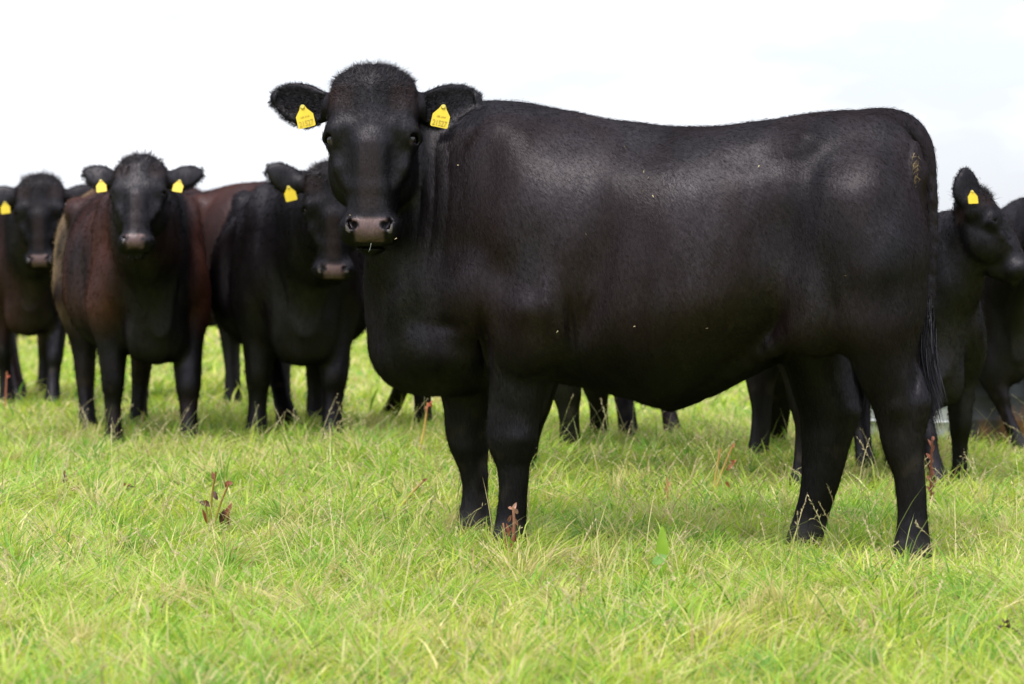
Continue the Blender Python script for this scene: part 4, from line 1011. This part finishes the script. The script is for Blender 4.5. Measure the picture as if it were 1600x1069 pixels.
# withered dock at left with curled red leaves
def dock(px, py, label, stems, leaves, seed):
    o, S = plantbase('dock_plant', px, py, label)
    for (dx, dy, r0, c0, c1) in stems:      # tip offset in photo pixels
        tpart('stem', stick((0, 0, 0), (dx / S, random.uniform(-.03, .03), dy / S), r0 * 1.35, r0 * .9, (random.uniform(-.01, .01), 0, 0)), c0, o, .08, c1)
    for k, (x0, z0, dx, dz, L_, W_, cu, col) in enumerate(leaves):
        tpart('leaf', leaf_strip((x0 / S, 0, z0 / S), (dx, random.uniform(-.4, .4), dz), L_, W_, cu, up=(0, -1, .3), ruffle=.8, seed=seed + k), col, o, .2)
    return o
dock(330, 812, 'withered dock plant with dark red curled leaves, left of the big cow', [(8, 105, .0035, YG, RED), (28, 86, .0035, YG, RED), (-8, 60, .003, YG, RED)],
     [(10, 60, -.5, .8, .05, .018, .8, DARK), (22, 80, .4, .5, .035, .02, .9, RED), (14, 40, .5, -.6, .06, .03, .5, DARK), (20, 28, .3, .8, .055, .02, .6, RED), (2, 50, -.6, .3, .05, .02, .9, DARK), (6, 90, -.3, .9, .03, .012, .5, RED), (-4, 20, -.3, .9, .06, .012, .2, RED), (15, 22, .2, .9, .05, .02, .3, DARK)], 1)
dock(106, 765, 'small dark red withered dock leaf standing alone at far left', [(-4, 46, .0028, YG, RED)], [(-3, 18, -.15, 1, .07, .014, .1, DARK), (2, 10, .5, .5, .05, .016, .8, RED)], 20)
dock(188, 757, 'low clump of dead brown dock leaves lying in the grass', [(3, 12, .003, RED, DARK)], [(0, 10, .9, .3, .045, .016, .8, DARK), (0, 9, -.9, .2, .045, .018, .8, DARK), (4, 12, .6, .5, .035, .02, 1., RED)], 30)
dock(650, 718, 'yellow dock stalk with a curled red top in front of the brisket', [(18, 92, .0042, (.55, .50, .10), (.50, .16, .08))], [(18, 86, .5, .8, .024, .012, 1.4, (.40, .11, .06)), (20, 92, .7, -.6, .026, .012, 1.0, (.40, .11, .06)), (17, 80, -.3, .9, .02, .008, .5, (.36, .12, .06))], 40)
dock(620, 782, 'yellow leaning dock stalk with a brown tip', [(42, 52, .0045, (.55, .50, .10), TAN)], [(40, 50, .7, .6, .02, .010, .3, RED)], 50)
dock(794, 852, 'reddish brown broken dock stalk in front of the near fore hoof', [(8, 86, .0042, RED, (.42, .22, .14)), (-8, 60, .003, RED, TAN)], [(7, 80, .35, .9, .026, .012, .5, (.42, .24, .17)), (6, 82, -.5, .5, .020, .010, .9, (.36, .18, .12)), (9, 84, .7, -.8, .022, .012, .7, (.42, .24, .17)), (5, 74, -.4, -.9, .03, .010, .3, (.30, .13, .08)), (8, 70, .5, -.8, .034, .010, .3, (.36, .18, .12)), (5, 55, .3, -.9, .05, .010, .2, RED), (2, 40, -.2, .9, .04, .010, .2, RED)], 60)
dock(1112, 765, 'tall pair of dock stalks with coiled red brown tops under the belly', [(14, 84, .004, (.50, .46, .10), (.46, .20, .08)), (32, 88, .004, (.50, .46, .10), (.46, .20, .08))], [(30, 66, .6, -.5, .04, .016, 1.6, (.46, .17, .08)), (24, 50, .4, .6, .035, .014, 1.4, (.42, .15, .07)), (31, 84, .4, .8, .02, .010, .6, (.46, .17, .08)), (20, 34, .5, -.6, .04, .012, .5, (.42, .15, .07)), (0, 10, -.4, .6, .03, .014, .8, RED)], 70)
dock(1046, 775, 'short dock stalk with one red brown leaf beneath the belly', [(-4, 48, .0036, (.46, .42, .10), (.46, .24, .12))], [(-2, 14, -.1, 1, .055, .016, .3, (.46, .19, .09)), (-3, 34, .5, .7, .03, .012, .7, (.46, .19, .09))], 80)
dock(1128, 793, 'low brown curled dock leaves lying right of the coiled stalks', [(4, 10, .003, RED, DARK)], [(0, 10, .9, .2, .035, .014, .9, DARK), (-4, 10, -.9, .1, .05, .016, .8, RED)], 90)
dock(1455, 775, 'upright rust red dock seed spike right behind the near hind leg', [(1, 112, .004, (.15, .05, .025), (.15, .05, .025))], [(random.uniform(-2, 3), 18 + k * 9, (-1) ** k * .35, .9, .030, .012, .6, (.17, .05, .022)) for k in range(11)], 100)
dock(8, 640, 'thin red dock stalk at the left edge beside the legs', [(2, 70, .0035, (.45, .12, .06), (.5, .2, .1))], [(2, 60, .5, .6, .03, .012, .7, (.42, .10, .05))], 120)
# green dock leaves
o, S = plantbase('broad_leaved_dock', 1034, 905, 'fresh green dock with one upright leaf and one round pale leaf, lower middle')
tpart('leaf', leaf_strip((0, 0, .01), (.02, .1, 1), .14, .034, .05, up=(0, -1, .1), ruffle=.3, seed=3), (.20, .33, .02), o, .06); o.location.z += .045
tpart('leaf', leaf_strip((-.028, -.03, .055), (.8, -.1, .35), .045, .030, -.1, up=(0, -1, .8), ruffle=.1, seed=4), (.14, .27, .05), o, .05)
for (px, py, lab, n_) in ((985, 925, 'dark brown dead leaves crumpled flat in the grass at lower middle', 7), (1096, 868, 'tiny blackish withered leaf caught on the grass beneath the flank', 3), (1570, 975, 'small brown dead leaf at the lower right edge', 3), (592, 700, 'dark withered scrap in the grass below the chest', 3)):
    o, S = plantbase('dead_leaf', px, py, lab, 'dead leaf', .045)
    for k in range(n_):
        a = random.uniform(0, 6.28); tpart('leaf_piece', leaf_strip((random.uniform(-.035, .035) * (n_ > 3), random.uniform(-.02, .02), random.uniform(.03, .05)), (math.cos(a), math.sin(a) * .4, .2), random.uniform(.022, .045), .016, .9, ruffle=.9, seed=200 + k), (.05, .028, .018), o, .3)
# straw caught beside the tail of the big animal
def straw_bits():
    root, V, Q, Nn, C, head, rl = MAIN; r = np.random.default_rng(3); n = 60
    P_ = []; 
    for k in range(n):
        t = r.uniform(); px = 1436 + 16 * t + r.normal() * 2.5; py = 234 + 50 * t + r.normal() * 6
        x, z = rl(px, py, .10); P_.append((x, .0, z))
    P_ = np.array(P_); vis = []
    for q in P_:
        dd = ((V[:, 0] - q[0])**2 + (V[:, 2] - q[2])**2) - .02 * V[:, 1]; i = int(np.argmin(dd)); vis.append(i)
    d = unit(r.normal(size=(n, 3)) * .5 + np.array((.4, 0, -1))); 
    hair_object('caught_straw', V[vis] + Nn[vis] * .010, d, r.uniform(.012, .03, n), np.full(n, .0017), r.normal(size=(n, 3)) * .3, np.tile((.26, .19, .09), (n, 1)) * r.uniform(.4, 1.2, (n, 1)), root, 77, 2)
straw_bits()
